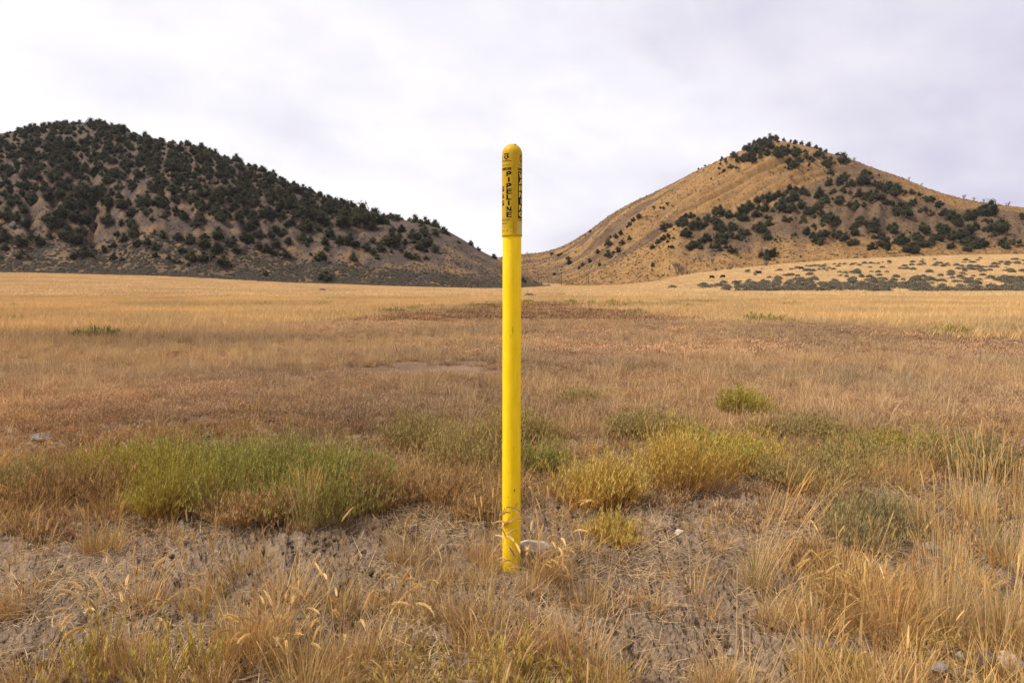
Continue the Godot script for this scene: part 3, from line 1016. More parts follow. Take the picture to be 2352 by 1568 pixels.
func near_plant(e: Array) -> void:
	var p := hit(e[1], e[2], 0, 1.2, 60.0)
	var d := -p.z
	var s := sqrt(p.x * p.x * 0.0 + d * d + 0.4) / F
	var h: float = e[3] * s * 1.05
	var w: float = e[4] * s
	var kind: String = e[0]
	var o := root_at({"tuft": "grass_tuft", "spike": "grass_tuft", "foxtail": "grass_tuft", "tallgrass": "grass_tuft", "weed": "weed"}.get(kind, "bush"), p)
	var fine := clampf(d / 4.0, 0.8, 2.2)
	var straw0 := Color(0.46, 0.28, 0.11)
	var straw1 := Color(0.70, 0.48, 0.21)
	if kind == "tallgrass":
		straw0 = Color(0.52, 0.36, 0.17)
		straw1 = Color(0.76, 0.57, 0.31)
	if kind in ["green", "green2", "olive", "yellow", "rust", "sage", "weed"]:
		var pal: Array = {
			"green": [Color(0.39, 0.34, 0.068), Color(0.42, 0.22, 0.06)], "green2": [Color(0.31, 0.295, 0.078), Color(0.32, 0.23, 0.075)], "olive": [Color(0.36, 0.285, 0.11), Color(0.34, 0.21, 0.085)],
			"yellow": [Color(0.52, 0.39, 0.10), Color(0.48, 0.25, 0.065)], "rust": [Color(0.43, 0.275, 0.125), Color(0.32, 0.185, 0.085)], "sage": [Color(0.32, 0.265, 0.125), Color(0.25, 0.18, 0.09)], "weed": [Color(0.45, 0.345, 0.085), Color(0.42, 0.25, 0.08)],
		}[kind]
		var mb := MB.new()
		var n := int(clampf(800.0 * w / 0.45, 160, 1050)) if kind != "weed" else 60
		bushy(mb, n, h * 1.2, w * 1.35, pal[0], pal[1], 15 if kind != "weed" else 34, 0.024, 1.4 * fine, 0.0017 * fine, 1.7 if kind != "weed" else 0.6)
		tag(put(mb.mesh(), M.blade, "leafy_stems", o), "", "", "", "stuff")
		var dead := MB.new()
		tuft(dead, n / (2 if kind == "rust" or kind == "yellow" else 4), w * 0.55, h * 0.55, 0.7, 0.0022 * fine, Color(0.34, 0.19, 0.075), Color(0.56, 0.36, 0.15))
		tag(put(dead.mesh(), M.blade, "dry_stems", o), "", "", "", "stuff")
	else:
		var mb := MB.new()
		var hd := []
		var n := int(clampf(300.0 * w / 0.3, 90, 420))
		var low := 0.75 if kind == "tuft" else 0.5
		if kind == "tallgrass": low = 0.42
		tuft(mb, n, w * 0.26, h * low, 0.75 if kind != "tallgrass" else 0.5, 0.0026 * fine, straw0, straw1)
		if kind == "tallgrass" or e[5].contains("green"):
			tuft(mb, n / 5, w * 0.2, h * 0.55, 0.45, 0.003 * fine, Color(0.22, 0.21, 0.06), Color(0.34, 0.29, 0.09))
		tuft(mb, n / 3, w * 0.45, h * 0.22, 1.3, 0.003 * fine, straw0 * 0.8, straw1 * 0.9)
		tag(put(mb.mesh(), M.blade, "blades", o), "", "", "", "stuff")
		if kind != "tuft":
			var st := MB.new()
			var cnt: int = {"spike": 18, "foxtail": 24, "tallgrass": 40}[kind]
			var slant := 0.35 if e[5].contains("slanting") else 0.0
			for k in cnt:
				var a := R(0, TAU)
				var q := w * 0.24 * sqrt(rng.randf())
				var hc := pick(Color(0.66, 0.44, 0.15), Color(0.82, 0.62, 0.30))
				var hl: float = {"spike": 0.058, "foxtail": 0.066, "tallgrass": 0.09}[kind] * R(0.7, 1.15)
				var hw: float = {"spike": 0.0078, "foxtail": 0.0112, "tallgrass": 0.0056}[kind] * R(0.8, 1.2) * maxf(1.0, fine * 0.75)
				var nod: float = {"spike": R(-0.1, 0.35), "foxtail": R(0.2, 2.0) if k % 3 else R(1.6, 2.6), "tallgrass": R(-0.1, 0.35)}[kind]
				var az_ := a + R(-0.5, 0.5)
				var lean := R(0.0, 0.32)
				if slant > 0.0:
					az_ = R(-0.4, 0.4)
					lean = R(0.15, 0.6)
				seed_stem(st, hd, Vector3(cos(a) * q, -0.01, sin(a) * q), az_, lean, h * R(0.55, 0.95), 0.0022 * fine, nod, hl, hw, pick(straw0, straw1), hc)
			tag(put(st.mesh(), M.blade, "stems", o), "", "", "", "stuff")
			for q in hd: put(q.mesh(), M.blade, "seed_head", o)
	tag(o, e[5], {"grass_tuft": "grass", "weed": "weed", "bush": "bush"}[String(o.name).rstrip("_0123456789")], {"grass_tuft": "grass tufts around the post", "weed": "green weeds at the front", "bush": "small bushes around the post"}[String(o.name).rstrip("_0123456789")])

# ------------------------------------------------------------------ build
func _ready() -> void:
	rng.seed = 20240917
	for q in [[n_big, 3, 0.010, 4], [n_mid, 7, 0.05, 4], [n_fine, 11, 0.05, 3], [n_rib, 15, 0.02, 3]]:
		q[0].seed = q[1]
		q[0].frequency = q[2]
		q[0].fractal_octaves = q[3]
	var cam := Camera3D.new()
	cam.name = "camera"
	cam.position = Vector3(0, EYE, 0)
	cam.rotation_degrees = Vector3(PITCH, 0, 0)
	cam.fov = 50.0
	cam.near = 0.05
	cam.far = 4000.0
	add_child(cam)
	cam.current = true
	var env := Environment.new()
	env.background_mode = Environment.BG_SKY
	env.sky = make_sky()
	env.tonemap_mode = Environment.TONE_MAPPER_LINEAR
	env.tonemap_exposure = 3.2
	env.fog_enabled = true
	env.fog_density = 0.00005
	env.fog_light_color = Color(0.86, 0.86, 0.92)
	env.sdfgi_enabled = true
	env.ssao_enabled = true
	env.ssil_enabled = true
	var we := WorldEnvironment.new()
	we.name = "world_environment"
	we.environment = env
	add_child(we)
	var sun := DirectionalLight3D.new()
	sun.name = "sun"
	sun.light_energy = 0.5
	sun.light_angular_distance = 10.0
	sun.light_color = Color(1.0, 0.96, 0.9)
	sun.shadow_enabled = true
	sun.rotation_degrees = Vector3(-58, -86, 0)
	add_child(sun)
	make_materials()
	terrain_tables()

	# ---- the setting
	var g := sheet(560, 520, func(u: float, t: float) -> Vector3:
		var d := 0.6 + 2.6 * t * 1.6 + 2.0 * pow(t, 3.0) + 900.0 * pow(t, 9.0)
		var s := u * 2.0 - 1.0
		var lat := (0.74 * s + 0.9 * pow(s, 7.0)) * (d + 0.4)
		return Vector3(lat, ground_y(lat, d), -d), func(p: Vector3) -> Color: return ground_color(p.x, -p.z))
	tag(put(g, M.ground, "ground"), "flat dry valley floor of bare soil and dry grass", "", "", "structure")
	var behind := sheet(80, 40, func(u: float, t: float) -> Vector3:
		var d := 0.62 - 60.0 * t * t
		var lat := (u - 0.5) * 2.0 * (1.64 * 1.0 + 60.0 * t * t)
		return Vector3(lat, ground_y(lat, d) if t < 0.001 else near_relief(lat, d), -d), func(p: Vector3) -> Color: return ground_color(p.x, absf(p.z)))
	tag(put(behind, M.ground, "ground"), "bare soil on the near side of the valley floor", "", "", "structure")
	var lh := sheet(430, 190, func(u: float, t: float) -> Vector3:
		var p := lerpf(-900.0, 1330.0, u)
		var a := (p - 1176.0) / F
		var d := lerpf(at(lefts.fd, p) - 6.0, at(lefts.cd, p) + 90.0, t)
		return Vector3(a * d, left_y(a * d, d), -d), left_color)
	tag(put(lh, M.hill, "hill"), "grey-brown hill thick with junipers, left of the post", "", "", "structure")
	var rh := sheet(460, 260, func(u: float, t: float) -> Vector3:
		var p := lerpf(900.0, 3300.0, u)
		var a := (p - 1176.0) / F
		var d := lerpf(minf(at(back.fd, p), at(spur.fd, p)) - 6.0, at(back.cd, p) + 90.0, t)
		return Vector3(a * d, right_y(a * d, d), -d), right_color)
	tag(put(rh, M.hill, "hill"), "golden grassy hill with a peaked top, right of the post", "", "", "structure")

	marker_post()
	for e in near_plants(): near_plant(e)
	stones()
	near_cover()
	field_cover()
	junipers()
	hill_shrubs()
	cattle_and_poles()

func left_color(q: Vector3) -> Color:
	var x := q.x
	var d := -q.z
	var p := az(x, d)
	var t := rise(lefts, x, d, p, 0).y
	var a := n_mid.get_noise_2d(x * 1.6, d * 1.6)
	var b := n_fine.get_noise_2d(x * 6.0, d * 6.0)
	var soil := Color(0.105, 0.079, 0.066).lerp(Color(0.180, 0.133, 0.105), clampf(0.5 + 0.9 * a + 0.5 * b, 0.0, 1.0))
	var gold := Color(0.34, 0.20, 0.085)
	var k := clampf(0.62 - 1.3 * t + 1.3 * a, 0.0, 0.8) * (0.6 + 0.6 * smoothstep(600.0, 1100.0, p))
	k = maxf(k, 0.75 * smoothstep(1050.0, 1260.0, p) * clampf(0.8 + a, 0.0, 1.0))
	return soil.lerp(gold, clampf(k, 0.0, 1.0))

func right_color(q: Vector3) -> Color:
	var x := q.x
	var d := -q.z
	var p := az(x, d)
	var s := rise(spur, x, d, p, 2)
	var m := rise(back, x, d, p, 1)
	var a := n_mid.get_noise_2d(x * 1.2, d * 1.2)
	var b := n_fine.get_noise_2d(x * 5.0, d * 5.0)
	var gold := Color(0.36, 0.205, 0.078).lerp(Color(0.50, 0.30, 0.115), clampf(0.5 + 0.8 * a + 0.5 * b, 0.0, 1.0))
	var grey := Color(0.115, 0.082, 0.060).lerp(Color(0.19, 0.132, 0.092), clampf(0.5 + a + 0.6 * b, 0.0, 1.0))
	var k := 0.0
	if s.x > m.x and s.y > 0.0:
		k = smoothstep(1520.0, 1640.0, p) * smoothstep(0.10, 0.3, s.y + 0.2 * a) * (0.85 - 0.5 * smoothstep(0.2, 0.5, n_big.get_noise_2d(x * 1.5, d * 1.5)))
	else:
		k = 0.75 * smoothstep(1840.0, 1930.0, p) * (1.0 - smoothstep(1990.0, 2080.0, p)) * smoothstep(-0.2, 0.3, a + 0.25)
		k = maxf(k, 0.3 * smoothstep(0.15, 0.45, a))
		k = maxf(k, 0.8 * smoothstep(0.02, -0.12, n_rib.get_noise_2d((650.0 - 90.0 * 3.6 * m.y + 0.42 * p) * 1.5, p * 0.06)) * (1.0 - smoothstep(1500.0, 1620.0, p)))
		k = maxf(k, 0.7 * (1.0 - smoothstep(1480.0, 1660.0, p)) * (1.0 - smoothstep(0.25, 0.6, m.y)) * smoothstep(-0.15, 0.2, a + 0.5 * n_rib.get_noise_2d(p * 1.4, m.y * 30.0)))
	return gold.lerp(grey, clampf(k, 0.0, 1.0))

func stones() -> void:
	var list := [
		[1224, 1262, 66, 0.42, "pale", "flat-topped whitish stone touching the right side of the post foot"],
		[2312, 1545, 54, 0.62, "pale", "largest whitish stone at the bottom right corner"],
		[2206, 1530, 26, 0.9, "pale", "small pale stone left of the largest whitish one at the bottom right"],
		[2080, 1562, 52, 0.6, "grey", "broad grey stone at the bottom edge, leftmost of the stones there"],
		[2150, 1523, 30, 0.5, "pale", "flat pale pebble at the rear of the bottom right stones"],
		[2160, 1550, 34, 0.5, "grey", "grey pebble between the broad grey stone and the small pale one"],
		[2262, 1548, 44, 0.5, "dark", "dark grey stone beside the largest whitish one"],
		[2346, 1556, 30, 0.7, "grey", "grey stone cut by the right edge at the bottom"],
		[1228, 1300, 30, 0.5, "dark", "dark stone under the flat-topped whitish one by the post"],
		[1137, 1284, 16, 0.6, "pale", "small pale pebble left of the post foot"],
		[98, 1018, 34, 0.45, "grey", "grey stone in the brown field near the left edge"],
		[2225, 1070, 30, 0.5, "grey", "grey stone behind the straw stand near the right edge"],
		[110, 1535, 50, 0.5, "dark", "dark grey stone at the bottom left below the weeds"],
		[1560, 1235, 18, 0.5, "pale", "pale pebble on the clods right of the post"],
		[1430, 1262, 14, 0.6, "pale", "small whitish pebble on bare soil nearer the post"],
		[2138, 1262, 22, 0.5, "grey", "small grey stone beneath the grey-green bush at right"],
		[1680, 1500, 20, 0.6, "grey", "grey pebble on the soil at the lower right"],
	]
	for e in list:
		var p := hit(e[0], e[1], 0, 1.2, 60.0)
		var w: float = e[2] * sqrt(p.z * p.z + 0.4) / F
		var col: Color = {"pale": Color(0.62, 0.51, 0.40), "grey": Color(0.33, 0.29, 0.26), "dark": Color(0.13, 0.115, 0.11)}[e[4]]
		var o := put(rock_mesh(w * 1.6, w * e[3] * 1.65, w * 1.3, 0.10, col, 12, 20, true), M.stone, "stone")
		o.position = p + Vector3(0, w * e[3] * (0.34 if e[4] != "pale" or e[2] < 60 else 0.55), 0)
		if e[2] == 66:
			o.position = Vector3(0.092, 0.062, -3.10)
			o.rotation_degrees = Vector3(0, 10, -7)
		else:
			o.rotation_degrees.y = R(0, 360)
		tag(o, e[5], "stone", "loose stones on the soil")

func near_cover() -> void:
	# clods and pebbles
	var cl := []
	for k in 4: cl.append(rock_mesh(1.0, 0.7, 0.9, 0.45, Color(0.31, 0.228, 0.17), 6, 6))
	for k in 2: cl.append(rock_mesh(1.0, 0.6, 0.8, 0.2, Color(0.45, 0.38, 0.32), 6, 6))
	for j in cl.size():
		var xs := []
		var cs := []
		for k in (4200 if j < 4 else 800):
			var d := sqrt(lerpf(1.4, 42.0, rng.randf()))
			var x := R(-1, 1) * (0.8 * d + 0.8)
			if n_mid.get_noise_2d(x * 30.0, d * 30.0) < R(-0.4, 0.3): continue
			var s := 0.006 + 0.036 * pow(rng.randf(), 3.0)
			xs.append(Transform3D(Basis.from_euler(Vector3(R(-0.5, 0.5), R(0, TAU), R(-0.5, 0.5))).scaled(Vector3.ONE * s), Vector3(x, ground_y(x, d) + s * 0.1, -d)))
			cs.append(tint(0.2))
		cover("soil_clods" if j < 4 else "pebbles", cl[j], M.stone, xs, cs, "crumbly grey-brown soil clods on the bare ground" if j < 4 else "small pale pebbles scattered on the soil", "soil" if j < 4 else "pebbles", "loose soil surface")
	# fallen straw
	var lit := []
	for j in 4:
		var mb := MB.new()
		for k in 44:
			var a := R(0, TAU)
			var o := Vector3(R(-0.16, 0.16), R(0.002, 0.014), R(-0.16, 0.16))
			var col := pick(Color(0.48, 0.30, 0.135), Color(0.70, 0.50, 0.26))
			blade(mb, o, a, R(1.3, 1.6), R(-0.4, 0.6), R(0.04, 0.15), 0.0019, col, col, 3)
		lit.append(mb.mesh())
	var patchy := func(x: float, d: float) -> float: return clampf(0.55 + 1.6 * n_mid.get_noise_2d(x * 16.0 + 9.0, d * 16.0), 0.05, 1.0)
	scatter("straw_litter", lit, 2500, 1.3, 6.0, 0.8, 1.5, patchy, "fallen straw lying on the bare soil", "straw")
	# small dry tufts
	var tf := []
	for j in 5:
		var mb := MB.new()
		tuft(mb, 46, 0.035, R(0.09, 0.17), 1.0, 0.0028, Color(0.43, 0.255, 0.10), Color(0.64, 0.425, 0.18))
		tf.append(mb.mesh())
	var lumps := func(x: float, d: float) -> float:
		var bare := exp(-pow((d - 3.35) / 0.75, 2.0)) * (1.0 - smoothstep(0.9, 1.5, absf(x - 0.25)))
		return clampf(0.42 + 1.9 * n_mid.get_noise_2d(x * 11.0, d * 11.0) - 0.55 * bare, 0.03, 1.0)
	scatter("dry_grass", tf, 2600, 1.3, 6.5, 0.6, 1.4, lumps, "short dry straw grass growing in patches on the soil", "grass")
	var big := []
	for j in 5:
		var mb := MB.new()
		var hs := []
		tuft(mb, 130, 0.06, R(0.15, 0.25), 0.85, 0.0032, Color(0.46, 0.275, 0.105), Color(0.68, 0.46, 0.195))
		tuft(mb, 60, 0.11, 0.08, 1.35, 0.003, Color(0.30, 0.18, 0.08), Color(0.46, 0.31, 0.14))
		for k in 2:
			var a := R(0, TAU)
			seed_stem(mb, hs, Vector3(cos(a) * 0.04, -0.01, sin(a) * 0.04), a, R(0.0, 0.4), R(0.17, 0.30), 0.0022, R(-0.1, 0.7), R(0.035, 0.06), R(0.005, 0.007), Color(0.5, 0.33, 0.14), pick(Color(0.66, 0.44, 0.16), Color(0.80, 0.60, 0.31)))
		var whole := SurfaceTool.new()
		whole.begin(Mesh.PRIMITIVE_TRIANGLES)
		whole.append_from(mb.mesh(), 0, Transform3D())
		for q in hs: whole.append_from(q.mesh(), 0, Transform3D())
		big.append(whole.commit())
	var clumps := func(x: float, d: float) -> float:
		var bare := exp(-pow((d - 3.4) / 0.7, 2.0)) * (1.0 - smoothstep(1.0, 1.7, absf(x - 0.3)))
		return clampf(0.25 + 1.6 * n_mid.get_noise_2d(x * 8.0 + 31.0, d * 8.0) + 0.25 * smoothstep(2.9, 2.3, d) - 0.5 * bare, 0.0, 1.0)
	scatter("straw_tufts", big, 1250, 1.5, 4.7, 0.7, 1.4, clumps, "straw tufts with a few seed heads filling the near ground", "grass")
	var forb := []
	for j in 5:
		var mb := MB.new()
		bushy(mb, 60, R(0.08, 0.13), R(0.18, 0.26), Color(0.45, 0.285, 0.155), Color(0.32, 0.195, 0.11), 7, 0.016, 2.2, 0.002)
		forb.append(mb.mesh())
	var fchance := func(x: float, d: float) -> float: return clampf(smoothstep(3.5, 4.4, d + 0.35 * absf(x)) * (0.8 + 1.3 * n_mid.get_noise_2d(x * 9.0 + 40.0, d * 9.0)), 0.02, 1.0)
	scatter("brown_forbs", forb, 5200, 2.0, 8.0, 0.7, 1.4, fchance, "low brown dry forbs growing behind the bare soil", "ground cover")

func field_cover() -> void:
	# brown field, 7 to 50 m
	var forb := []
	for j in 5:
		var mb := MB.new()
		bushy(mb, 90, R(0.12, 0.17), 0.5, Color(0.52, 0.345, 0.205), Color(0.38, 0.245, 0.145), 6, 0.03, 3.0, 0.004)
		forb.append(mb.mesh())
	var brown := func(x: float, d: float) -> float: return clampf((0.66 + 1.5 * n_mid.get_noise_2d(x * 5.0, d * 5.0)) * (1.05 - goldness(x, d)) * (1.0 - 0.86 * smoothstep(7.5, 11.0, d + 2.5 * n_big.get_noise_2d(x * 8.0, d * 8.0)) * smoothstep(-0.22, -0.36, x / d)), 0.0, 1.0)
	var forb1 := []
	for j in 5:
		var mb := MB.new()
		bushy(mb, 150, R(0.10, 0.16), 0.42, Color(0.52, 0.345, 0.205), Color(0.38, 0.245, 0.145), 7, 0.017, 2.2, 0.003)
		forb1.append(mb.mesh())
	scatter("brown_forbs", forb1, 5600, 6.2, 12.5, 0.7, 1.35, brown, "red-brown dry forbs in the nearer part of the field", "ground cover", 0.2)
	scatter("brown_forbs", forb, 12000, 12.0, 24.0, 0.7, 1.3, brown, "red-brown dry forbs covering the middle of the field", "ground cover", 0.2)
	var forb2 := []
	for j in 3:
		var mb := MB.new()
		bushy(mb, 110, 0.16, 1.1, Color(0.42, 0.255, 0.14), Color(0.31, 0.185, 0.105), 5, 0.06, 4.0, 0.008)
		forb2.append(mb.mesh())
	scatter("brown_forbs", forb2, 9000, 23.0, 56.0, 0.8, 1.3, brown, "red-brown dry forbs at the far end of the field", "ground cover", 0.2)
	# pale and straw grass among the forbs
	var st := []
	for j in 5:
		var mb := MB.new()
		tuft(mb, 60, 0.07, R(0.24, 0.36), 0.6, 0.0055, Color(0.44, 0.29, 0.14), Color(0.66, 0.48, 0.27))
		st.append(mb.mesh())
	var straw := func(x: float, d: float) -> float:
		var band := exp(-pow((d - 8.0) / 2.2, 2.0)) * smoothstep(-3.5, 1.0, x) * 0.55
		band += 1.0 * exp(-pow((d - 13.5) / 5.5, 2.0)) * smoothstep(-0.12, -0.34, x / d)
		return clampf(0.27 + 1.4 * n_mid.get_noise_2d(x * 4.0 + 70.0, d * 4.0) + band + 0.5 * smoothstep(0.1, 0.6, goldness(x, d)), 0.0, 1.0)
	scatter("straw_grass", st, 18000, 5.4, 22.0, 0.45, 0.95, straw, "pale straw grass standing among the brown forbs", "grass", 0.2)
	# golden grass
	var gl := []
	for j in 4:
		var mb := MB.new()
		for k in 150:
			var o := Vector3(R(-0.7, 0.7), -0.02, R(-0.7, 0.7))
			var col := pick(Color(0.59, 0.39, 0.16), Color(0.76, 0.545, 0.28))
			blade(mb, o, R(0, TAU), R(0.0, 0.5), R(0.0, 0.8), R(0.12, 0.3), 0.014, col * 0.9, col, 2)
		gl.append(mb.mesh())
	var gold := func(x: float, d: float) -> float: return goldness(x, d)
	scatter("golden_grass", gl, 17000, 12.0, 62.0, 0.7, 1.25, gold, "golden dry grass bordering the brown field", "grass", 0.15)
	var gf := []
	for j in 3:
		var mb := MB.new()
		for k in 130:
			var o := Vector3(R(-1.6, 1.6), -0.03, R(-1.6, 1.6))
			var col := pick(Color(0.62, 0.43, 0.21), Color(0.77, 0.57, 0.32))
			blade(mb, o, R(0, TAU), R(0.0, 0.5), R(0.0, 0.8), R(0.12, 0.28), 0.05, col * 0.92, col, 2)
		gf.append(mb.mesh())
	var open := func(x: float, d: float) -> float:
		if d > at(foot_d, az(x, d)) + 30.0: return 0.0
		return goldness(x, d)
	scatter("golden_grass", gf, 20000, 58.0, 330.0, 0.8, 1.3, open, "pale golden grass of the far field below the hills", "grass", 0.12, 1.5)
	# green patches along the edge of the gold
	var gr := []
	for j in 3:
		var mb := MB.new()
		bushy(mb, 120, 0.36, 0.8, Color(0.33, 0.29, 0.07), Color(0.36, 0.25, 0.08), 8, 0.07, 2.6, 0.006)
		gr.append(mb.mesh())
	var edge := func(x: float, d: float) -> float:
		var q := goldness(x, d)
		return clampf(4.0 * q * (1.0 - q) * (0.42 + 1.6 * n_mid.get_noise_2d(x * 3.0, d * 3.0)) + 0.014 + 0.14 * smoothstep(-0.12, -0.34, x / d) * smoothstep(21.0, 17.0, d) * smoothstep(0.0, 0.25, n_mid.get_noise_2d(x * 2.2, d * 2.2 + 30.0)), 0.0, 1.0)
	scatter("green_scrub", gr, 1900, 9.0, 75.0, 0.5, 1.25, edge, "green scrub dotting the edge between brown and golden grass", "scrub", 0.2)

func tree_lists() -> Array:
	var L := spots("45/1240/95 165/1200/140 262/1140/75 350/1205/120 437/1130/65 50/1170/140 235/1040/105 130/1050/40 150/985/100 60/970/140 210/900/90 275/840/120 90/860/110 40/770/90 145/790/70 95/690/80 240/690/90 440/785/130 530/790/120 520/600/140 575/700/110 460/610/90 750/540/90 610/510/70 655/440/110 500/540/70 210/620/100 340/610/100 390/660/80 490/1050/180 540/960/130 440/1000/120 690/980/130 760/1000/120 840/940/120 730/870/110 640/860/120 600/870/130 700/800/150 860/800/160 960/850/130 1080/860/120 960/940/70 850/1045/70 965/1025/130 1080/1025/65 1190/1060/130 1160/940/110 1145/990/60 1225/905/45 1250/855/100 1420/850/150 700/1180/160 600/1140/150 740/1110/110 808/1220/55 925/1255/70 1025/1210/30 1107/1205/35 1110/1160/90 1045/1125/60 1210/1130/130 1220/1205/100 1310/1190/90 1380/1235/95 1445/1140/100 1385/1295/70 1500/1330/50 195/1275/55 175/1325/65 272/1325/35 650/1315/80 765/1305/140 1008/1330/75 1080/1340/65 10/1320/40", 0, 257, 0.2579)
	L += spots("60/1050/110 170/1080/130 315/1125/120 430/1030/140 310/1040/90 580/1095/110 610/1160/105 690/1055/110 690/1180/40 835/1125/110 960/1180/120 1080/1215/115 1000/1110/110 1110/1080/100 1425/1240/125 430/1175/130 200/1250/140 300/1255/130 490/1290/160 390/1210/60 75/1265/60 20/1255/50 150/1285/45 100/1170/80 900/1380/55 1470/1430/150 1270/960/160 1400/960/80 1240/820/130 1440/900/150 1350/850/90 840/1030/130 740/960/130 990/970/110 1065/1000/110 940/1010/90 780/900/120 640/850/120 720/800/100 470/850/130 400/800/130 290/760/110 290/880/120 220/920/110 800/720/160 930/790/110 1030/780/80 1100/780/50 950/860/45 1025/860/35 885/870/35 950/660/120 1080/720/140 1120/620/120 1330/690/80 400/690/120 210/690/110 270/620/100 30/670/90 1490/740/120 1330/1050/45 1260/1060/120 560/620/120 630/580/90", 395, 303, 0.2403)
	L += spots("315/855/100 435/895/95 600/870/120 560/840/70 690/855/50 825/800/45 610/775/30 700/940/55 515/895/20 115/970/90 955/775/90 1055/840/35 1140/855/50 1190/890/40 1300/945/50 280/740/140 400/740/160 480/700/120 640/690/80 760/670/70 120/720/110 50/690/60 45/830/40 20/760/60 1500/1108/44", 698, 275.6, 0.336)
	var Q := spots("1740/210/40 1855/215/35 1905/170/35 1785/300/25 1550/325/65 1490/370/60 1440/420/60 1410/445/35 1180/670/95 1330/540/60 1270/580/60 1205/570/50 1350/650/80 1440/600/60 1300/740/80 1240/760/60 1180/820/110 1050/760/70 950/870/55 860/910/50 825/945/45 1070/910/48 700/890/70 690/830/60 490/770/38 570/790/50 605/770/35 520/1020/40 1725/915/55 960/500/40 900/545/30 610/925/25 1970/690/45 1790/640/70 1860/600/80 1720/700/70 1910/560/70 1940/440/70 1860/470/80 2040/420/80 2130/390/70 2190/330/70 2280/340/50", 1176, 441, 0.1875)
	Q += spots("20/1060/110 60/1020/70 125/970/60 320/1010/110 200/1080/130 70/1180/130 150/1310/120 210/1290/80 300/1230/120 450/950/110 560/970/120 420/1060/110 470/1120/110 580/1110/120 460/1240/160 560/1180/80 640/1200/80 760/1160/110 700/920/130 770/870/110 720/990/120 860/960/120 870/790/90 960/890/110 1000/780/110 1100/760/110 920/1130/140 1010/1060/80 970/980/60 1190/700/60 1140/900/120 1150/830/110 1270/880/110 1360/840/90 1260/780/120 1290/690/90 1370/690/80 1420/715/70 1170/1010/70 985/1200/95 1075/1220/35 740/1235/30 410/1340/100 510/1310/65 590/1370/65 1290/1170/45 975/1440/90 1050/1400/110 1520/890/110 1570/720/100 1640/750/60 1600/820/90 1380/1000/80 1420/930/110 1580/960/90 1500/1080/55 1590/1050/55 1680/990/100 1660/1050/60 1760/1030/90 1420/1160/110 1500/1190/90 1550/1250/140 1620/1180/110 1720/1190/100 1850/1230/120", 1562, 303, 0.2051)
	Q += spots("830/150/60 890/110/60 950/105/70 1010/100/80 1070/95/70 1165/100/40 1240/115/35 1290/125/45 1365/145/50 1450/170/60 1580/210/45 1635/235/45 1775/265/50 470/315/40 283/390/28 515/355/40 565/420/65 640/350/55 600/300/90 780/220/90 850/240/100 920/180/90 1030/190/110 710/300/70 800/330/130 900/300/50 980/280/80 1080/270/100 1150/300/60 1210/250/90 1290/280/120 1340/250/50 1415/310/70 1330/360/90 1490/350/60 1270/410/110 1215/430/40 1210/180/45 1130/230/90 1530/280/70 1610/310/90 1640/400/110 1690/340/60 1830/370/140 1690/500/70 1840/550/110 1440/410/35 485/460/40 445/475/22 350/540/22 1680/600/80 1800/600/80 1800/800/110 1730/690/60 1830/680/70", 1562, 303, 0.2051)
	Q += spots("150/90/80 235/130/45 130/200/150 30/220/80 270/210/90 340/260/110 420/250/120 520/260/90 280/390/140 400/420/80 480/330/120 540/300/90 90/350/110 550/550/200 640/500/70 685/440/80 620/300/45 690/310/65 775/330/55 905/390/95 1010/450/90 845/500/70 940/550/55 1040/555/65 1130/565/90 50/490/100 100/640/110 260/680/130 230/760/100 60/710/90 490/740/110 810/740/110 860/770/80 40/890/90 50/780/90 230/940/90 310/900/80 390/930/110 420/840/80 330/800/80 580/900/140 700/990/150 800/910/130 770/820/110 930/880/100 1000/840/120 1080/760/120 1010/720/110 1180/640/150 1230/680/110 1340/600/130 1480/540/150 1600/550/170 1250/830/150 1350/760/130 1320/960/110 1330/880/110 1420/870/110 1510/920/120 1160/930/80 1530/740/60 1535/620/60 1720/760/180 1680/720/120 1760/910/120 1865/890/65 1940/880/70 1650/800/40 1960/580/70 670/755/30", 1957, 386, 0.1992)
	return [L, Q]

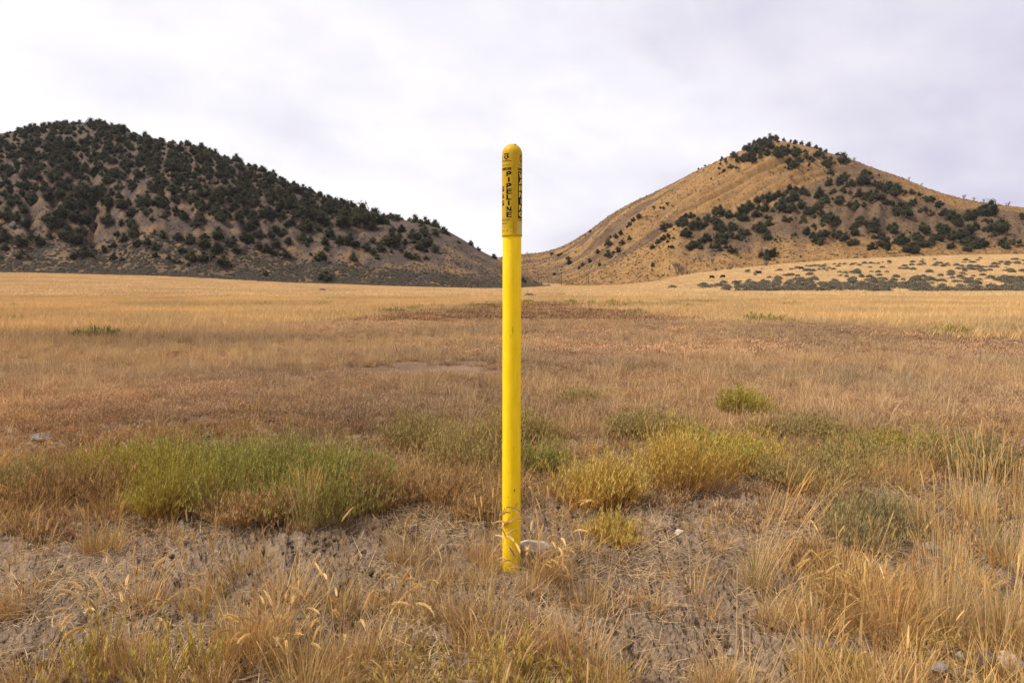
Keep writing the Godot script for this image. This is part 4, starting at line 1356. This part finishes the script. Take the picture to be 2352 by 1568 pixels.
func junipers() -> void:
	var crowns := []
	for k in 9: crowns.append(crown_mesh(6 + k % 5, 140, R(0.85, 1.15)))
	var trunks := [trunk_mesh(), trunk_mesh()]
	var lists := tree_lists()
	var all := []
	for p in lists[0]: all.append([1, p[0], p[1], p[2]])
	for p in lists[1]:
		all.append([2, p[0], p[1], p[2]])
		if p[0] > 1520.0:
			for q in 2: all.append([2, p[0] + R(-17, 17), p[1] + R(-7, 6), p[2] * R(0.4, 0.9)])
	# the upper slope of the wooded hill, too close-set to list: spread at random, denser towards the top
	var grid := {}
	for e in all: grid[Vector2i(int(e[1] / 12.0), int(e[2] / 8.5))] = true
	var lc := []
	for k in 9500:
		var px := R(-420.0, 1010.0)
		var top := 652.0 - F * at(lefts.e, px) * 1.02
		var q := rng.randf()
		var py := lerpf(top - 1.0, 600.0, q * q)
		var keep := 1.3 - smoothstep(40.0, 190.0, py - top) * 1.16
		keep = maxf(keep * 0.9, 0.26)
		if px < 0.0: keep = 1.0 - smoothstep(120.0, 330.0, py - top)
		elif py > 505.0 - maxf(0.0, 300.0 - px) * 0.2: keep *= 0.06
		keep *= clampf(0.75 + 1.6 * n_mid.get_noise_2d(px * 0.5, py * 0.8), 0.12, 1.0)
		if rng.randf() > keep: continue
		var c := Vector2i(int(px / 12.0), int(py / 8.5))
		if grid.has(c): continue
		grid[c] = true
		all.append([1, px, py, 9.0 + 19.0 * pow(rng.randf(), 1.3)])
	for k in 46:                                               # beyond the right edge of the view the golden hill goes on
		all.append([2, R(2360.0, 3000.0), R(500.0, 580.0), R(14.0, 26.0)])
	var order := []
	for k in all.size():
		var e: Array = all[k]
		order.append([-(e[3] if e[1] > -8.0 and e[1] < 2360.0 else 0.0), k])
	order.sort()
	var used := {}
	var singles := 0
	var bands := [{}, {}, {}]
	var xs := []
	var cs := []
	for j in crowns.size():
		xs.append([])
		cs.append([])
	for w in order:
		var e: Array = all[w[1]]
		var p := hit(e[1], e[2], e[0], 228.0, 440.0) if e[0] == 1 else hit(e[1], e[2], 2, 290.0, 640.0)
		var size: float = e[3] * (1.05 if e[0] == 1 else 1.34) * -p.z / F
		if e[0] == 1 and e[2] > 440.0: size *= 1.16
		var brow := -p.z > at(lefts.cd if e[0] == 1 else back.cd, az(p.x, -p.z)) - 14.0
		p.y -= size * (0.30 if brow and e[0] == 1 else 0.06)
		var tall := R(0.68, 1.0)
		var j := rng.randi() % crowns.size()
		var cell := Vector2i(roundi(e[1] / 23.52), roundi(e[2] / 15.68))
		if singles < 300 and w[0] < 0.0 and not used.has(cell):
			used[cell] = true
			singles += 1
			var o := root_at("juniper_tree", p)
			o.rotation.y = R(0, TAU)
			o.scale = Vector3(size, size * tall, size)
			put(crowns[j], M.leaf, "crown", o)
			put(trunks[j % 2], M.wood, "trunk", o)
			var shape := "tall" if tall > 0.91 else "broad" if e[3] > 30.0 else "small" if e[3] < 17.0 else "rounded"
			var b: int = clampi(int((620.0 - e[2]) / (26.0 if e[0] == 1 else 22.0)), 0, 14)
			if not bands[e[0]].has(b): bands[e[0]][b] = []
			bands[e[0]][b].append([e[1], o, shape])
			tag(o, "", "tree", "junipers on the hills")
		else:
			xs[j].append(Transform3D(Basis(Vector3.UP, R(0, TAU)).scaled(Vector3(size, size * tall, size)), p))
			cs[j].append(tint(0.35))
	for w in [1, 2]:
		var up := 0
		var keys: Array = bands[w].keys()
		keys.sort()
		for b in keys:
			up += 1
			bands[w][b].sort_custom(func(a, c): return a[0] < c[0])
			for k in bands[w][b].size():
				var q: Array = bands[w][b][k]
				q[1].set_meta("label", "%s dark juniper on the %s hill, %s from the left in the %s row up" % [q[2], "wooded" if w == 1 else "golden", nth(k + 1), nth(up)])
	for j in crowns.size():
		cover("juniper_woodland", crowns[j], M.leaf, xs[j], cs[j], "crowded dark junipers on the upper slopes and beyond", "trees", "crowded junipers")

func hill_shrubs() -> void:
	var sg := []
	for k in 4: sg.append(sage_mesh(110 + k))
	# mass of grey sagebrush along the foot of the wooded hill
	var xs := [[], [], [], []]
	var cs := [[], [], [], []]
	for k in 30000:
		var p := R(-420.0, 1262.0)
		var f := at(lefts.fd, p)
		var c := at(lefts.cd, p)
		var t := pow(rng.randf(), 1.5) * 0.8 - 0.015
		var a := (p - 1176.0) / F
		var d := lerpf(f, c, t)
		var x := a * d
		var keep := 1.0 - smoothstep(0.16, 0.34, t)
		keep = maxf(keep, 0.40 * smoothstep(560.0, 950.0, p) * (1.0 - smoothstep(0.55, 0.8, t)))
		keep = maxf(keep, 0.34)
		keep *= clampf(0.75 + 1.5 * n_mid.get_noise_2d(x * 2.2, d * 2.2), 0.1, 1.0)
		if rng.randf() > keep: continue
		var j := k % 4
		var s := R(0.7, 1.5) * (1.0 if t < 0.25 else 0.6)
		xs[j].append(Transform3D(Basis(Vector3.UP, R(0, TAU)).scaled(Vector3(s, s * 0.8, s)), Vector3(x, left_y(x, d) - 0.05, -d)))
		cs[j].append(tint(0.22))
	for j in 4: cover("sagebrush", sg[j], M.leaf, xs[j], cs[j], "grey sagebrush massed along the foot of the wooded hill", "sagebrush", "sagebrush below the wooded hill")
	# the band below the golden hill, and thin scrub on it
	xs = [[], [], [], []]
	cs = [[], [], [], []]
	for k in 9000:
		var p := R(1560.0, 3100.0)
		var band := rng.randf() < 0.45
		var d := (112.0 + 42.0 * pow(rng.randf(), 1.7) + 5.0 * n_mid.get_noise_2d(p * 0.12, 3.0)) if band else R(122.0, 262.0)
		var x := (p - 1176.0) / F * d
		var keep: float
		if band:
			keep = smoothstep(1640.0, 1760.0, p + (d - 120.0) * 5.0) * (0.62 - 0.4 * smoothstep(118.0, 150.0, d)) * clampf(0.55 + 2.6 * n_mid.get_noise_2d(x * 3.0, d * 2.0), 0.0, 1.0)
		else:
			keep = smoothstep(1690.0, 1860.0, p + (d - 190.0) * 0.6) * 0.75 * smoothstep(0.10, 0.34, n_mid.get_noise_2d(x * 1.5 + 20.0, d * 1.1)) * (1.0 - smoothstep(205.0, 262.0, d - (p - 1700.0) * 0.03))
		if rng.randf() > keep: continue
		var j := k % 4
		var s := R(1.1, 1.9) if band else R(1.0, 2.0)
		xs[j].append(Transform3D(Basis(Vector3.UP, R(0, TAU)).scaled(Vector3(s, s * 0.8, s)), Vector3(x, ground_y(x, d) - 0.05, -d)))
		cs[j].append(tint(0.2))
	for j in 4: cover("sagebrush", sg[j], M.leaf, xs[j], cs[j], "grey-green sagebrush banded below the golden hill", "sagebrush", "sagebrush below the golden hill")
	# dead grass clumps and small dark scrub speckling the golden hill
	var gt := []
	for k in 2:
		var mb := MB.new()
		tuft(mb, 40, 0.3, 0.7, 0.9, 0.09, Color(0.30, 0.18, 0.075), Color(0.46, 0.30, 0.13))
		gt.append(mb.mesh())
	xs = [[], [], [], []]
	cs = [[], [], [], []]
	for k in 20000:
		var p := R(1150.0, 2700.0)
		var t := rng.randf()
		var d := lerpf(at(back.fd, p), at(back.cd, p), t) if p < 1300.0 else lerpf(296.0, at(back.cd, p), t)
		var x := (p - 1176.0) / F * d
		var q := n_mid.get_noise_2d(x * 1.2 + 80.0, d * 1.2)
		var sc := rng.randf() < 0.06 + 0.25 * smoothstep(0.1, 0.4, q)
		var j := (k % 2) if not sc else 2 + k % 2
		var s := R(0.6, 1.4) if not sc else R(0.5, 1.3)
		xs[j].append(Transform3D(Basis(Vector3.UP, R(0, TAU)).scaled(Vector3(s, s, s)), Vector3(x, right_y(x, d) - 0.05, -d)))
		cs[j].append(tint(0.2) * (1.0 if not sc else R(0.6, 1.0)))
	for j in 4: cover("hill_grass" if j < 2 else "low_scrub", gt[j] if j < 2 else sg[j], M.blade if j < 2 else M.leaf, xs[j], cs[j], "dry grass clumps on the golden hillside" if j < 2 else "small dark scrub speckling the golden hillside", "grass" if j < 2 else "scrub", "growth on the golden hill")
	# leafless shrubs one can tell apart on the golden hill
	var bs := [bare_shrub_mesh(), bare_shrub_mesh(), bare_shrub_mesh()]
	var list := spots("461/985/55 548/970/75 770/1005/60 560/250/30 600/330/45 1650/365/26 1728/395/24 675/820/65 370/870/50 445/880/45 260/950/80 230/940/90 1495/395/24 1985/490/40 2050/485/36 2110/500/36 2160/500/30 2255/530/40 1870/620/40 1615/620/60 1560/670/60 1220/570/50 930/370/40 860/350/34 820/345/30 40/620/40 1310/260/40 2300/740/60 2330/700/50", 1470, 275.6, 0.375)
	list += spots("1700/380/50 1280/880/60 780/760/60 560/840/40 2050/960/120 2150/1050/130 2230/880/70 1790/860/50 190/745/40", 1176, 441, 0.1875)
	list.sort_custom(func(a, c): return a[0] < c[0])
	var k := 0
	for e in list:
		var p := hit(e[0], e[1], 2, 290.0, 640.0)
		var s: float = e[2] * -p.z / F
		var o := put(bs[k % 3], M.leaf, "bare_shrub")
		o.position = p
		o.rotation.y = R(0, TAU)
		o.scale = Vector3(s, s, s)
		k += 1
		tag(o, "leafless grey shrub on the golden hill, %s of them all from the left" % nth(k), "shrub", "leafless shrubs on the golden hill")
	# single sagebrush clumps that stand apart in the golden field
	for e in [[740, 669, 20, "dark low sagebrush alone in the golden field left of the post"], [1216, 683, 30, "low sagebrush in the golden grass just right of the post"], [1545, 662, 24, "sagebrush at the foot of the golden hill where the field begins"], [645, 691, 14, "small dark scrub tuft in the pale field, left of the post"], [1732, 657, 30, "round dark green bush before the sagebrush band"], [2228, 648, 20, "upright sagebrush pair on the golden apron at right"]]:
		var p := hit(e[0], e[1], 0, 40.0, 300.0)
		var s: float = e[2] * -p.z / F
		var o := put(sg[0], M.leaf, "sagebrush_clump")
		o.position = p
		o.scale = Vector3(s, s * 0.6, s)
		tag(o, e[3], "bush")

func cattle_and_poles() -> void:
	var herd := [cow_mesh(true), cow_mesh(false)]
	var list := [[1635, 641, 12, 0, 20.0, "black cow beside a bare tree, leftmost of the four on the slope"], [1661, 640, 9, 0, 200.0, "black cow grazing, second from left of the four on the slope"], [1744, 630, 12, 1, 165.0, "black cow walking, third from left of the four on the slope"], [1841, 620, 11, 0, 10.0, "black cow highest and rightmost of the four on the slope"]]
	for e in list:
		var p := hit(e[0], e[1], 0, 120.0, 330.0)
		var o := put(herd[e[3]], M.cow, "cow")
		o.position = p
		o.rotation_degrees.y = e[4]
		var s: float = clampf(e[2] * -p.z / F / 2.2, 0.7, 1.25)
		o.scale = Vector3(s, s, s)
		tag(o, e[5], "cow", "black cattle on the slope")
	var n := 0
	for e in [[482, 632, 48, 1, "utility pole among sagebrush below the wooded hill"], [1047, 656, 34, 1, "utility pole at the tip of the wooded hill, left of the post"], [1237, 646, 13, 2, "most distant utility pole, in the gap between the hills"], [1290, 655, 23, 2, "middle utility pole in the gap right of the post"], [1352, 651, 28, 2, "utility pole against the golden slope, rightmost of three"]]:
		var p := hit(e[0], e[1], 1, 200.0, 300.0) if e[3] == 1 else hit(e[0], e[1], 2, 300.0, 560.0)
		var h: float = e[2] * -p.z / F
		var o := root_at("utility_pole", p)
		var cy := CylinderMesh.new()
		cy.top_radius = 0.12
		cy.bottom_radius = 0.18
		cy.height = h + 1.0
		cy.radial_segments = 10
		var m := put(cy, M.pole_wood, "pole", o)
		m.position.y = h * 0.5 - 0.5
		var bx := BoxMesh.new()
		bx.size = Vector3(2.2, 0.14, 0.12)
		var arm := put(bx, M.pole_wood, "crossarm", o)
		arm.position = Vector3(0, h - 0.5, 0.15)
		for q in [-1.0, -0.4, 1.0]:
			var ins := CylinderMesh.new()
			ins.top_radius = 0.04
			ins.bottom_radius = 0.07
			ins.height = 0.2
			ins.radial_segments = 8
			var im := put(ins, M.insulator, "insulator", arm)
			im.position = Vector3(q, 0.165, 0)
		o.rotation_degrees.y = 25.0 + n * 7.0
		n += 1
		tag(o, e[4], "utility pole", "wooden utility poles")
